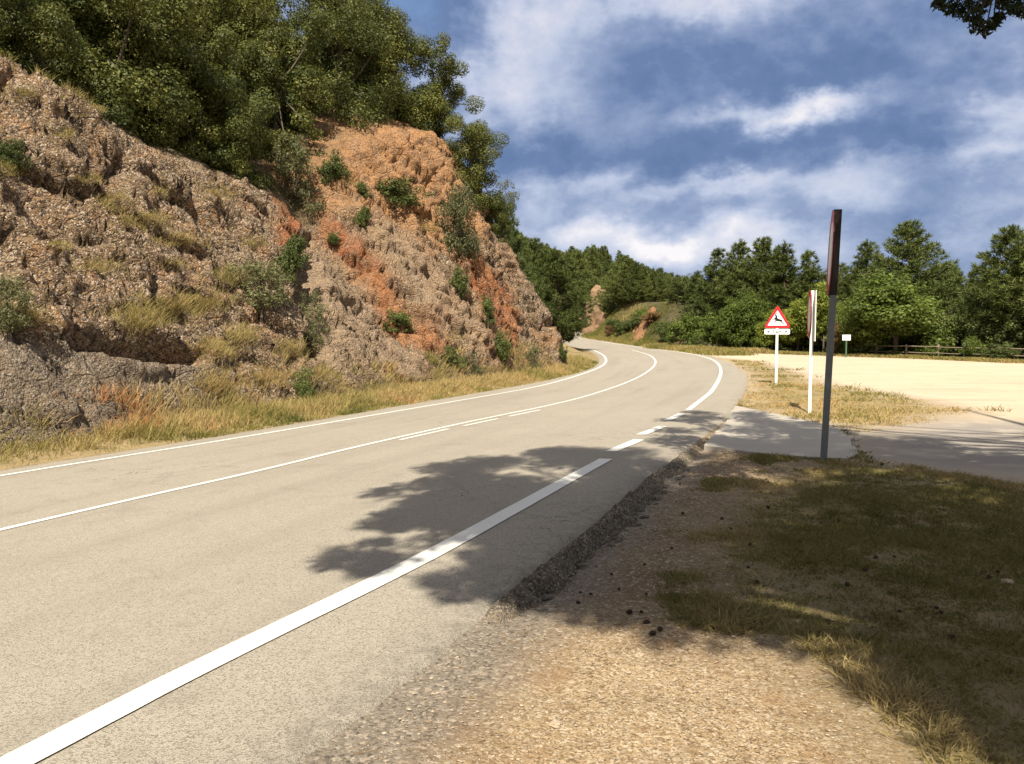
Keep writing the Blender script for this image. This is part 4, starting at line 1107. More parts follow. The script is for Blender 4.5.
fc = bpy.data.curves.new('distance_text', 'FONT'); fc.body = '3 km'; fc.size = 0.135; fc.align_x = 'CENTER'; fc.extrude = 0.0015; fc.offset = 0.003
fo = bpy.data.objects.new('distance_text', fc); COL.objects.link(fo); bpy.context.view_layer.update()
tm = bpy.data.meshes.new_from_object(fo.evaluated_get(bpy.context.evaluated_depsgraph_get())); bpy.data.objects.remove(fo)
tm.transform(Matrix.Translation((0, -0.0045, pz_ - .048)) @ Matrix.Rotation(math.pi / 2, 4, 'X')); tm.materials.clear(); tm.materials.append(M['sign_black'])
link('lettering', tm, plate); ar.build('arrows', M['sign_black'], plate)

def round_face(root, r, cz, y, depth=.014):
    """a round panel with red rim, local -y is its face"""
    p = MB().prism(disc(40, r, cz), y - depth / 2, y + depth / 2).build('panel', M['sign_white'], root, smooth=False)
    ring(MB(), disc(40, r + .004, cz), disc(40, r - .01, cz), y - depth / 2 + .0015, y + depth / 2 + .004).build('rim', M['dark_metal'], p)
    ring(MB(), disc(40, r + .002, cz), disc(40, r * .76, cz), y - depth / 2 - .004, y - depth / 2 + .001).build('red_border', M['sign_red'], p)
    return p
# round sign on the slim white post: edge on, faces left across the road
b = ground(809.5, 413); sg = link('road_sign', None, loc=(b[0], b[1], gz(b[0], b[1])))
tag(sg, 'round sign seen edge on, on the slim white post nearest the dark pole', 'road sign')
m_ = b[1] / FPX; zt = CAM_H + (HOR - 291) * m_ - gz(b[0], b[1]); rr = 0.47
va = np.array([b[0], b[1]]) / np.hypot(b[0], b[1]); left = np.array([-va[1], va[0]]); nrm = left - va * 0.075
sg.rotation_euler = (0, R(0.9), facing(nrm[0], nrm[1]))
MB().box((0, 0, zt / 2 - .2), (0.05, 0.06, zt + .4)).build('post', M['white_metal'], sg, bevel=.005)
round_face(sg, rr, zt - rr, -0.045, .012)
MB().box((0, 0.046, zt - .50), (0.60, 0.018, 1.0)).build('back_plate', M['white_metal'], sg, bevel=.01)

# near pole: dark, leaning, with a big round sign edge on
b = ground(823.5, 461); sg = link('road_sign', None, loc=(b[0], b[1], gz(b[0], b[1]) + .01))
tag(sg, 'big round sign seen edge on, on the tall leaning grey pole by the concrete', 'road sign')
m_ = b[1] / FPX; zt = CAM_H + (HOR - 214) * m_ - gz(b[0], b[1]); rr = 0.52
va = np.array([b[0], b[1]]) / np.hypot(b[0], b[1]); left = np.array([-va[1], va[0]]); nrm = left - va * 0.05
yaw = facing(nrm[0], nrm[1])
sg.rotation_mode = 'QUATERNION'
from mathutils import Quaternion
lean = Quaternion(Vector((va[0], va[1], 0)), R(1.75))
sg.rotation_quaternion = lean @ Quaternion((0, 0, 1), yaw)
MB().box((0, 0, zt / 2 - .2), (0.05, 0.080, zt + .4)).build('pole', M['metal'], sg, bevel=.006)
round_face(sg, rr, zt - rr + .01, -0.056, .008)
MB().box((0.0, -0.002, zt - .50), (0.07, 0.092, 1.04)).build('sign_bracket', M['dark_metal'], sg, bevel=.008)

# ------------------------------------------------------------------ fence, notice, marker across the car park
FP = [np.array(p) for p in G2([(849, 355.6), (935, 358.6), (1024, 362.4)])]; FP.append(FP[-1] + (FP[-1] - FP[-2]) * 0.8)
fence = link('wooden_fence', None, loc=(FP[0][0], FP[0][1], gz(*FP[0])))
tag(fence, 'low weathered wooden post and rail fence along the far edge of the gravel car park', 'fence')
fl = Vector(fence.location)
cum = np.r_[0, np.cumsum([np.linalg.norm(FP[i + 1] - FP[i]) for i in range(3)])]
npost = int(cum[-1] / 2.4); pp = []
for k in range(npost + 1):
    q = np.array([np.interp(k * 2.4, cum, [p[j] for p in FP]) for j in (0, 1)]); pp.append(Vector((q[0], q[1], gz(*q))) - fl)
    MB().tube([pp[-1] + Vector((0, 0, -.3)), pp[-1] + Vector((0, 0, .86 + random.uniform(-.03, .03)))], [.065, .06], 8).build('post', M['fence_wood'], fence)
for k in range(npost):
    for h, r_ in ((.74, .038), (.36, .034)):
        a, c = pp[k] + Vector((0, 0, h + random.uniform(-.02, .02))), pp[k + 1] + Vector((0, 0, h + random.uniform(-.02, .02)))
        o_ = (c - a).cross(Vector((0, 0, 1))).normalized() * .09
        MB().tube([a + o_, (a + c) / 2 + o_ + Vector((0, 0, -.015)), c + o_], [r_, r_ * .9, r_], 7).build('rail', M['fence_wood'], fence)
b = ground(846, 357.4); nt = link('notice_sign', None, loc=(b[0], b[1], gz(b[0], b[1])), rot=(0, 0, facing(-b[0], -b[1])))
tag(nt, 'small blank white notice on a green post at the left end of the wooden fence', 'notice')
m_ = b[1] / FPX; zt = CAM_H + (HOR - 335) * m_ - gz(b[0], b[1])
MB().box((0, .02, zt / 2 - .2), (.09, .06, zt + .35)).build('post', M['green_post'], nt); MB().box((0, -.03, zt - .17), (.50, .03, .36)).build('panel', M['sign_white'], nt, bevel=.01)
b = ground(964, 360); mk = link('marker_post', None, loc=(b[0], b[1], gz(b[0], b[1])))
tag(mk, 'short pale marker post standing in the weeds by the middle of the wooden fence', 'marker post')
MB().tube([(0, 0, -.2), (0, 0, .72)], [.05, .05], 8).build('post', M['green_post'], mk); MB().tube([(0, 0, .722), (0, 0, .96), (0, 0, 1.0)], [.07, .07, .04], 10).build('cap', M['white_metal'], mk)

# ------------------------------------------------------------------ the pines that shade the road
SHADE = G2([(498, 602), (455, 598), (415, 583), (345, 574), (300, 563), (352, 545), (420, 535), (350, 528), (405, 505), (345, 497), (420, 480), (398, 455), (450, 433), (520, 429), (600, 420), (700, 409), (735, 405), (785, 417), (830, 425.5), (853, 430.5), (938, 439), (990, 450), (1030, 457), (1400, 530)]) + \
        [(13, 3), (3.4, 1.8), (1.52, 2.8)] + G2([(905, 742), (868, 716), (835, 688), (795, 652), (700, 654), (640, 645), (600, 622), (560, 606)])
TR = [np.array(p) for p in ((1.7, -2.6), (7.2, 4.2), (6.2, -3.0), (11.0, 0.5))]
def in_frame(p, mg=0.0):
    v = np.array(p) - (0, 0, CAM_H); dep = v[1] * cp - v[2] * sp
    if dep < 0.3: return False
    hx_ = 512 + FPX * v[0] / dep; hy_ = 382 - FPX * (v[1] * sp + v[2] * cp) / dep; k_ = mg * FPX / dep + 6
    return -k_ < hx_ < 1024 + k_ and -k_ < hy_ < 764 + k_
bb = np.array(SHADE); lo, hi = bb.min(0), bb.max(0); rs = np.random.default_rng(21)
cl_ = [[] for _ in TR]; tries = 0
while sum(map(len, cl_)) < 1080 and tries < 80000:
    tries += 1
    q = rs.uniform(lo, hi) if tries % 4 else np.array([rs.uniform(-2.2, 1.2), rs.uniform(4.3, 13.5)])
    if q[1] > 19: continue
    rad = rs.uniform(.22, .5)
    if not in_poly(q[:1], q[1:], SHADE)[0]: continue
    edge = poly_dist(q[:1], q[1:], SHADE)[0]
    if edge < rad * .75: rad = max(.14, edge * 1.15)
    left_road = q[0] < xr(q[1]) + .3
    if left_road and fbm2(q[0], q[1] * .6, .62, 3, 33)[0] > (.16 if edge < .35 else .075): continue
    if left_road: rad = min(rad, .32)
    if not left_road and fbm2(q[0], q[1], .8, 3, 34)[0] > (.085 if q[1] < 9.5 else .22): continue
    h = rs.uniform(5.5, 13.5); P = np.array([q[0], q[1], 0]) + TO_SUN * (h / TO_SUN[2])
    k = int(np.argmin([np.linalg.norm(P[:2] - T) for T in TR])); dist = np.linalg.norm(P[:2] - TR[k])
    if dist > 6.4 - max(0, h - 9) * .75 or in_frame(P, rad + .15): continue
    cl_[k].append((P, rad))
print('shade clumps', [len(c) for c in cl_], tries)
BOUGH = [(940, 3, 8), (951, 8, 8), (962, 11, 9), (973, 17, 9), (968, 3, 11), (981, 7, 9), (977, 25, 8), (986, 29, 8), (993, 24, 7), (999, 17, 5), (1003, 3, 8), (1012, 9, 6), (1021, 11, 8), (1019, 1, 9), (950, -8, 14), (970, -10, 16), (992, -12, 14), (1016, -12, 16)]
lab4 = ['tall roadside pine behind the viewpoint, its shade lying across the road', 'pine whose dark bough hangs into the top right corner of the photo', 'pine on the verge to the right of the viewpoint, shading the grass', 'pine farthest to the right of the viewpoint, shading the car park edge']
for k, T in enumerate(TR):
    if not cl_[k]: continue
    root = link('pine_tree', None, loc=(T[0], T[1], 0)); tag(root, lab4[k], 'tree')
    Pc = np.array([c[0] for c in cl_[k]]) - (T[0], T[1], 0); Rc = np.array([c[1] for c in cl_[k]])
    mb = MB(); top = Vector((0.2, .1, 14.0)); mb.tube([(0, 0, -.5), (0, 0, .05), (.1, 0, 5), (.15, .1, 10), top], [.30, .24, .18, .10, .03], 10)
    for c in Pc[::3]:
        s = Vector((.12, .05, max(7.2, c[2] - .35 * math.hypot(c[0], c[1]) - .5))); c = Vector(c)
        mb.tube([s, s.lerp(c, .55) + Vector((0, 0, -.15)), c], [.035, .02, .007], 5, cap=False)
    per = 190; cnt = np.maximum(40, per * (Rc / .36) ** 2).astype(int); ci = np.repeat(np.arange(len(Pc)), cnt); n = len(ci)
    Pl = Pc[ci] + rand_unit(n) * (RNG.uniform(0, 1, n) ** .45 * Rc[ci])[:, None]; szl = np.full(n, .13)
    if k == 1:
        dep = 6.5; tw = []
        for bx, by, br_ in BOUGH:
            D_ = dep + rs.uniform(-.25, .25); v = ray(bx, by); c = np.array([v[0] * D_, D_, CAM_H + v[2] * D_]) - (T[0], T[1], 0); tw.append(c)
            nn = 120; Pl = np.vstack([Pl, c + rand_unit(nn) * (RNG.uniform(0, 1, nn) ** .5 * br_ * D_ / FPX)[:, None]]); szl = np.r_[szl, np.full(nn, .05)]
        hub = Vector(tw[15]) + Vector((.25, 0, .25)); s = Vector((.1, 0, 6.0))
        mb.tube([s, s.lerp(hub, .5) + Vector((0, 0, .1)), hub], [.07, .045, .025], 6)
        for c in tw: mb.tube([hub, hub.lerp(Vector(c), .5) + Vector((0, 0, .05)), Vector(c)], [.014, .009, .004], 5)
    n = len(Pl); Nn = rand_unit(n)
    link('trunk', mb.mesh('shade_pine_trunk', M['pine_bark'], True), root)
    link('crown', leaf_mesh('shade_pine_crown', Pl, Nn, szl, .36, np.clip(RNG.normal(.5, .25, n), 0, 1), M['shade_leaf']), root)

# ------------------------------------------------------------------ rock outcrops by the bend
def outcrop(px, D, pxs, depth, label, red, seed):
    """a ledge of rock standing out of the bank: outline given as heights along its foot"""
    n1_, n2_ = 90, 56; rs_ = np.random.default_rng(seed)
    th = np.linspace(0, 2 * np.pi, n1_, endpoint=False); ph_ = np.linspace(-.35, 1.0, n2_) * np.pi / 2
    TH, PH = np.meshgrid(th, ph_); m = D / FPX
    U = np.stack([np.cos(PH) * np.cos(TH), np.cos(PH) * np.sin(TH), np.sin(PH)], -1).reshape(-1, 3)
    U = np.sign(U) * np.abs(U) ** .75
    w_, h_, skew = pxs; V = U * (w_ * m / 2, depth, h_ * m); V[:, 0] += skew * m * np.clip(U[:, 2], 0, 1)
    nz = 1.0 * fbm(V / 2.2 + seed, 5, seed) + .55 * (worley(V / np.array([1.1, 1.1, 1.9]) + .3 * V[:, ::-1] / 2, seed)[0] - .5)
    V = V * (1 + .35 * nz[:, None]) + U * nz[:, None] * 1.5
    k = np.arange(n1_ * n2_).reshape(n2_, n1_); k2 = np.roll(k, -1, 1)
    F = np.stack([k[:-1], k2[:-1], k2[1:], k[1:]], -1).reshape(-1, 4)
    x, y, z = at_depth(px, D); one = np.ones(len(V))
    o = link('rock_outcrop', mesh_np('rock_outcrop', V, F, M['rock'], {'w_red': ('POINT', 'FLOAT', one * red), 'w_ochre': ('POINT', 'FLOAT', one * .35), 'w_pale': ('POINT', 'FLOAT', one * (.6 - .6 * red))}), loc=(x, y, z - .3))
    tag(o, label, 'rock')
outcrop(594, 124, (25, 40, 6), 2.2, 'pinkish rock outcrop at the end of the visible road beyond the bend', .25, 3)
n1_, n2_ = 40, 14
Lp = [(627, 344), (634, 330), (644, 315), (652, 307)]; Rp = [(640, 346), (646, 332), (652, 320), (658, 309)]
V = []
for i in range(n1_):
    f = i / (n1_ - 1) * 3; k = min(2, int(f)); f -= k
    a = np.array(Lp[k]) * (1 - f) + np.array(Lp[k + 1]) * f; b = np.array(Rp[k]) * (1 - f) + np.array(Rp[k + 1]) * f
    for j in range(n2_):
        g = j / (n2_ - 1); h = hit(*(a * (1 - g) + b * g)); w_ = math.sin(math.pi * g) ** .5 * math.sin(math.pi * i / (n1_ - 1)) ** .4
        V.append(h + np.array([-.25, -.6, .55]) * (w_ * 1.0 - .35))
V = np.array(V); V += np.array([-.3, -.7, .5]) * (1.2 * fbm(V / 1.1, 4, 7) + .5 * (worley(V / .7, 9)[0] - .5))[:, None]
k = np.arange(n1_ * n2_).reshape(n1_, n2_); F = np.stack([k[:-1, :-1], k[:-1, 1:], k[1:, 1:], k[1:, :-1]], -1).reshape(-1, 4)
one = np.ones(len(V)); o0 = V.mean(0)
tag(link('rock_outcrop', mesh_np('rock_outcrop', V - o0, F, M['rock'], {'w_red': ('POINT', 'FLOAT', one * .7), 'w_ochre': ('POINT', 'FLOAT', one * .5)}), loc=o0), 'slanting orange rock outcrop in the bank right of the far road', 'rock')

# ------------------------------------------------------------------ grass and small cover (nobody could count it)
def tuft_field(name, centres, per, spread, hgt, wid, tone, mat, lean=.35, bend=.35, zfun=None, zoff=-.01):
    """blades growing in tufts: centres (n,2|3), per-tuft height and tone"""
    centres = np.asarray(centres, float); n = len(centres); per = np.broadcast_to(per, n).astype(int)
    i = np.repeat(np.arange(n), per); k = len(i)
    sp_ = np.broadcast_to(spread, n)[i]; off = RNG.normal(size=(k, 2)) * sp_[:, None]
    x, y = centres[i, 0] + off[:, 0], centres[i, 1] + off[:, 1]
    z = (zfun(x, y) if zfun else centres[i, 2] + RNG.normal(size=k) * sp_ * .3) + zoff
    D = np.c_[off / (sp_[:, None] + 1e-6) * lean * .6, np.ones(k)] + np.c_[RNG.normal(size=(k, 2)) * lean * .5, np.zeros(k)]
    D /= np.linalg.norm(D, axis=1)[:, None]
    H_ = np.broadcast_to(hgt, n)[i] * RNG.uniform(.45, 1.15, k)
    tn = np.clip(np.broadcast_to(tone, n)[i] + RNG.normal(0, .12, k), 0, 1)
    return tag(link(name, blade_mesh(name, np.stack([x, y, z], 1), D, H_, np.broadcast_to(wid, n)[i], tn, mat, bend)), kind='stuff')
def vz(x, y):                                               # ground surface with its small relief
    r_ = np.maximum(x - xr(y), 0); o_ = xl(y) - x
    z = base_z(x, y) + .05 * fbm2(x, y, .8, 4, 3) * ((x > -3) & (x < 14) & (y > 0) & (y < 26)) - np.where((y < 14), (.012 + .063 * sstep(3.8, 4.8, y)) * np.exp(-(r_ / .45) ** 2), 0)
    return z + np.where((o_ > 0) & (y < 60), .16 * sstep(.1, 1.2, o_) + .05 * fbm2(x, y, .9, 3, 8), 0)

# left verge
c = []
tt = RNG.uniform(-5, 66, 30000); ss = RNG.uniform(7.5, 12.5, 30000)
x = B0[0] + E[0] * tt + N[0] * ss; y = B0[1] + E[1] * tt + N[1] * ss
x2 = RNG.uniform(2, 9, 5000); y2 = RNG.uniform(36, 68, 5000); x = np.r_[x, x2]; y = np.r_[y, y2]
dv, uv = foot_sdf(x, y); o_ = xl(y) - x
pr = np.clip(1.25 - y / 48, .22, 1)
ok = (o_ > .02) & (dv < .75) & (dv > -3.2) & (RNG.random(len(x)) < pr) & (fbm2(x, y, .7, 3, 91) > -.20)
x, y, o_, dv, uv = x[ok], y[ok], o_[ok], dv[ok], uv[ok]
zc = np.maximum(vz(x, y), np.where(dv > 0, land_z(x, y) - .05, -9))
toneg = .58 + 1.0 * fbm2(x, y, 1.6, 4, 92)
rp = np.zeros(len(x))
for (a, b_, r_) in ((112, 432, .75), (258, 400, .7), (60, 440, .35), (20, 462, .3)):
    h = ground(a, b_ + 8); rp = np.maximum(rp, np.exp(-((x - h[0]) ** 2 + (y - h[1]) ** 2) / r_ ** 2))
toneg = np.where(rp > .3, .8 + .22 * rp, toneg); toneg = np.where((o_ < .45) & (fbm2(x, y, 1.1, 3, 94) > 0), toneg - .28, toneg)
hh = (.13 + .26 * sstep(.05, 1.0, o_)) * (1 + .9 * fbm2(x, y, 1.2, 3, 93)) * (1 + .5 * rp)
tuft_field('verge_grass', np.stack([x, y, zc], 1), 11, .07, hh, .008 + .0003 * y, toneg, M['verge_grass'], lean=.55)

# grass tufts on the rock face
c, hh, tn = [], [], []
for (a, b_, w_, h_, to) in [(65, 130, 16, 14, .55), (90, 176, 18, 16, .55), (114, 198, 26, 22, .6), (150, 216, 30, 20, .6), (180, 236, 44, 18, .62), (150, 305, 60, 30, .55), (190, 300, 50, 26, .6), (232, 272, 36, 24, .42), (214, 345, 40, 26, .62), (20, 312, 40, 26, .5),
                            (60, 243, 24, 12, .55), (100, 262, 34, 16, .6), (205, 296, 40, 22, .62), (160, 188, 20, 14, .55), (140, 316, 30, 26, .55), (215, 378, 34, 30, .7), (240, 330, 30, 26, .6), (128, 218, 24, 16, .6), (75, 66, 60, 22, .5), (40, 50, 50, 20, .45), (104, 84, 60, 26, .55), (124, 102, 40, 20, .6), (20, 90, 30, 12, .5),
                            (290, 345, 34, 26, .65), (270, 372, 40, 26, .75), (322, 372, 30, 20, .6), (345, 385, 30, 14, .62), (395, 380, 40, 16, .62), (440, 372, 34, 14, .6), (490, 368, 40, 14, .6), (540, 364, 30, 10, .6), (430, 225, 18, 12, .55), (350, 180, 16, 10, .5), (455, 335, 20, 10, .6), (10, 165, 30, 18, .45), (90, 108, 24, 14, .5), (172, 262, 22, 14, .55), (255, 240, 22, 14, .55), (218, 188, 30, 16, .6), (235, 398, 40, 16, .75), (180, 408, 30, 8, .7)]:
    nn = int(14 + w_ * h_ / 6)
    nn = int(nn * 1.5)
    for _ in range(nn):
        q, i_ = on_rock(a + random.gauss(0, w_ / 3.2), b_ + h_ * .25 + random.gauss(0, h_ / 4.5))
        if q is None: continue
        c.append(q); hh.append(h_ * .48 * q[1] / FPX * random.uniform(.6, 1.1)); tn.append(to + random.gauss(0, .08))
tuft_field('rock_grass', np.array(c), 7, .05, np.clip(hh, .06, .34), .008, np.array(tn), M['verge_grass'], lean=.7)

# turf on the right
lo, hi = np.array([0.9, 1.2]), np.array([12.0, 13.0])
x = RNG.uniform(lo[0], hi[0], 150000); y = lo[1] + (hi[1] - lo[1]) * RNG.random(150000) ** 1.4
m = in_poly(x, y, TURF); dt = poly_dist(x, y, TURF); x, y, m, dt = [v[(x < .85 * y + 2.6)] for v in (x, y, m, dt)]
pn_ = fbm2(x, y, .55, 4, 95); big_ = fbm2(x, y, 1.6, 3, 96)
ok = (m & ((pn_ > -.16) | (RNG.random(len(x)) < .25)) & (RNG.random(len(x)) < np.clip(.5 + 1.6 * dt, 0, 1))) | (~m & (dt < 1.3) & (pn_ > .05 + .08 * dt) & (x > xr(y) + .6) & (y > 4.1)) | (~m & (dt < .6) & (pn_ > .12) & (x > xr(y) + .7))
ok &= ~in_poly(x, y, SLAB) & ~in_poly(x, y, LOT) & (RNG.random(len(x)) < np.clip(1.25 - y / 16, .5, 1))
x, y, pn_, big_, m, dt = x[ok], y[ok], pn_[ok], big_[ok], m[ok], dt[ok]
tn = .42 + 1.05 * big_ + .55 * pn_ + np.where(dt < .35, .25, 0)
hh = (.045 + .055 * sstep(-.1, .25, pn_) + .05 * sstep(.35, .1, dt) * (y < 5)) * (1 + .8 * big_)
tuft_field('lawn_grass', np.stack([x, y], 1), 7, .022 + .0015 * y, hh, .0042 + .0006 * y, tn, M['lawn_grass'], lean=.9, bend=.5, zfun=vz)

# pale straw tufts on the sunlit gravel
x = RNG.uniform(-1.5, 3, 900); y = RNG.uniform(2.5, 6, 900)
ok = (x > xr(y) + .35) & (fbm2(x, y, .6, 3, 151) > .10) & ~in_poly(x, y, TURF); x, y = x[ok], y[ok]
tuft_field('straw_tufts', np.stack([x, y], 1), 9, .03, .045, .0035, .82 + .5 * fbm2(x, y, .5, 2, 152), M['litter'], lean=1.3, bend=.6, zfun=vz)
# dry island between road and car park, sprinkles at its edge, weeds in the slab joint
x = RNG.uniform(3, 24, 40000); y = RNG.uniform(10, 46, 40000); m = in_poly(x, y, ISLAND); dt = poly_dist(x, y, ISLAND)
pn_ = fbm2(x, y, 1.0, 4, 97); gn = fbm2(x, y, 2.2, 3, 98)
ok = ((m & (pn_ > -.12)) | (~m & (dt < .8) & (pn_ > .16))) & (x > xr(y) + .1) & ~in_poly(x, y, SLAB) & (RNG.random(len(x)) < np.clip(1.3 - y / 30, .25, 1))
x, y, pn_, gn = x[ok], y[ok], pn_[ok], gn[ok]
tuft_field('island_grass', np.stack([x, y], 1), 6, .06, .06 + .16 * sstep(-.1, .3, pn_), .008 + .0005 * y, .62 + 1.0 * gn - .3 * sstep(.05, .25, pn_), M['verge_grass'], lean=.8, bend=.5, zfun=vz)
c = [np.array(a) + RNG.normal(size=2) * .05 for a in np.repeat(G2([(846, 434), (850, 440), (855, 447), (859, 453), (862, 459), (868, 462), (842, 431)]), 10, axis=0)]
tuft_field('joint_weeds', np.array(c), 5, .05, .07, .010, .12, M['verge_grass'], lean=.8, zfun=vz)

# straw belt along the far edge of the car park and the far roadside
c = []
for k in range(9000):
    f = random.random() * (len(FE) - 3); i_ = int(f); p_ = FE[i_] + (FE[i_ + 1] - FE[i_]) * (f - i_); c.append((p_[0] + random.uniform(-.3, .8), p_[1] + random.uniform(.15, 3.6)))
for k in range(4500):
    y_ = random.uniform(55, 122); c.append((xr(y_) + random.uniform(.2, 1.6) + (random.random() ** 2) * (5.0 if y_ > 80 else 2.5), y_))
c = np.array(c); gn = fbm2(c[:, 0], c[:, 1], 4, 3, 99)
hf_ = np.where(c[:, 0] > 19.5, .20, .42)
tuft_field('meadow_grass', c, 7, .16, hf_ * (1 + 1.2 * gn) + .06, .045, np.where(c[:, 1] > 79, .26, .46) + .9 * gn, M['verge_grass'], lean=.5, zfun=base_z)

# needle litter, twigs and pebbles
nL = 30000; x = RNG.uniform(-.6, 6.5, nL); y = 2.5 + 9.5 * RNG.random(nL) ** 1.35
ok = (x > xr(y) + .12) & ~in_poly(x, y, SLAB) & ~in_poly(x, y, LOT) & (fbm2(x, y, .5, 3, 101) > -.08) & (x < .7 * y + .5)
ok &= ~in_poly(x, y, TURF) | (RNG.random(nL) < .25); x, y = x[ok], y[ok]; k = len(x)
D = RNG.normal(size=(k, 3)); D[:, 2] = np.abs(D[:, 2]) * .12; D /= np.linalg.norm(D, axis=1)[:, None]
tag(link('needle_litter', blade_mesh('needle_litter', np.stack([x, y, vz(x, y) + .006], 1), D, RNG.uniform(.015, .055, k), .0016 + .0004 * y, np.clip(.45 + 1.2 * fbm2(x, y, .8, 3, 102) + RNG.normal(0, .15, k), 0, 1), M['litter'], .25)), kind='stuff')
nP = 20000; x = RNG.uniform(-1.2, 5.5, nP); y = 2.5 + 9 * RNG.random(nP) ** 1.5
ok = (x > xr(y) + .05) & ~in_poly(x, y, SLAB) & ~in_poly(x, y, LOT) & (~in_poly(x, y, TURF)) & (x < .7 * y + .3) & (fbm2(x, y, .45, 3, 103) > -.14)
x, y = x[ok], y[ok]; k = len(x); sz = .0025 + .009 * RNG.random(k) ** 4.0
oct_ = np.array([(1, 0, 0), (.35, .9, .1), (-.8, .5, 0), (-.7, -.6, .1), (.4, -.85, 0), (0.1, .1, .7), (0, 0, -.6)])
fo_ = np.array([(0, 1, 5), (1, 2, 5), (2, 3, 5), (3, 4, 5), (4, 0, 5), (1, 0, 6), (2, 1, 6), (3, 2, 6), (4, 3, 6), (0, 4, 6)])
an = RNG.uniform(0, 6.28, k); ca_, sa_ = np.cos(an), np.sin(an); vv = oct_[None] * (1 + .3 * RNG.uniform(-1, 1, (k, 7, 1)))
vx = (vv[..., 0] * ca_[:, None] - vv[..., 1] * sa_[:, None]) * sz[:, None]; vy = (vv[..., 0] * sa_[:, None] + vv[..., 1] * ca_[:, None]) * (sz * .8)[:, None]
V = np.stack([x[:, None] + vx, y[:, None] + vy, (vz(x, y) + .002)[:, None] + vv[..., 2] * (sz * .75)[:, None]], -1).reshape(-1, 3)
F = (np.arange(k)[:, None, None] * 7 + fo_[None]).reshape(-1, 3)
tag(link('pebbles', mesh_np('pebbles', V, F, M['pebble'], smooth=False)), kind='stuff')

# pine cones lying in the shade
V, F = [], []
for r_i in range(9):
    f = r_i / 8; rad = .021 * math.sin(math.pi * (.12 + .80 * f)) ** .8
    for k in range(10):
        a = 2 * math.pi * k / 10; jag = 1.22 if (k + r_i) % 2 else .8
        V.append((rad * jag * math.cos(a), -.03 + .062 * f, rad * jag * math.sin(a)))
for r_i in range(8):
    for k in range(10): F.append((r_i * 10 + k, r_i * 10 + (k + 1) % 10, (r_i + 1) * 10 + (k + 1) % 10, (r_i + 1) * 10 + k))
cm = MB().add(V, F + [tuple(range(10))[::-1], tuple(range(80, 90))]).mesh('pine_cone', M['cone'])
rs = np.random.default_rng(44); n_c = 0
while n_c < 54:
    px = rs.uniform(560, 1010); py = rs.uniform(462, 640)
    q = ground(px, py)
    if q[0] < xr(q[1]) + .2 or not in_poly(q[:1], q[1:2], SHADE)[0] or in_poly(q[:1], q[1:2], LOT)[0] or in_poly(q[:1], q[1:2], SLAB)[0]: continue
    s = rs.uniform(.34, .66)
    o = link('pine_cone', cm, None, (q[0], q[1], vz(q[:1], q[1:2])[0] + .02 * s), (rs.uniform(-.3, .3), rs.uniform(0, 6), rs.uniform(0, 6.3)), s)
    tag(o, 'small dark pine cone lying on the shaded ground beside the road', 'pine cone', 'pine cones on the shaded ground'); n_c += 1
# crumbling outer lip of the asphalt
yy = np.arange(4.0, 11.0, .02); aa = np.linspace(-.06, .40, 22); Yc, Ac = np.meshgrid(yy, aa, indexing='ij')
lobe = fbm2(Yc, Yc * 0 + 1, .45, 4, 141); wid_ = (.16 + .55 * fbm2(Yc, Yc * 0 + 5, .22, 3, 146) + .42 * lobe + .06 * fbm2(Yc, Ac * 3, .09, 3, 145) + .03 * sstep(4, 6, Yc)) * (.34 + .52 * sstep(3.8, 5.0, Yc))
Xc = xr(Yc) + edge_rag(Yc.ravel()).reshape(Yc.shape) + Ac
up_ = sstep(1.15, .55, Ac / wid_) * sstep(-.06, .03, Ac); cA = np.stack([Xc.ravel() / .085, Yc.ravel() / .085, np.zeros(Xc.size)], 1)
cv, cf1, cf2 = worley(cA, 143); near_ = sstep(4.1, 5.0, Yc) * sstep(10.8, 8.6, Yc)
hz_ = (.004 + .055 * near_) * (.55 + .9 * cv.reshape(Xc.shape)) - .035 * sstep(.16, .0, (cf2 - cf1).reshape(Xc.shape)) + .03 * fbm2(Xc, Yc, .05, 3, 144)
Zc = base_z(Xc, Yc) - .075 * sstep(.0, .2, Ac) + up_ * hz_ + .012 * sstep(.1, -.03, Ac) - .05 * (1 - up_) * (Ac > .05) - .03 * (Ac < -.045) - .07 * sstep(4.5, 4.05, Yc) 
k = np.arange(Xc.size).reshape(Xc.shape); F = np.stack([k[:-1, :-1], k[:-1, 1:], k[1:, 1:], k[1:, :-1]], -1).reshape(-1, 4)
tag(link('road_edge_crumble', mesh_np('road_edge_crumble', np.stack([Xc, Yc, Zc], -1).reshape(-1, 3), F, M['crumble'], {'w_dust_lit': ('POINT', 'FLOAT', np.clip(.45 - near_ + .5 * sstep(.5, 1.0, Ac / wid_), 0, 1))})), kind='structure')  # paler at the sunlit end and outer margin; shaded stretch coloured darker
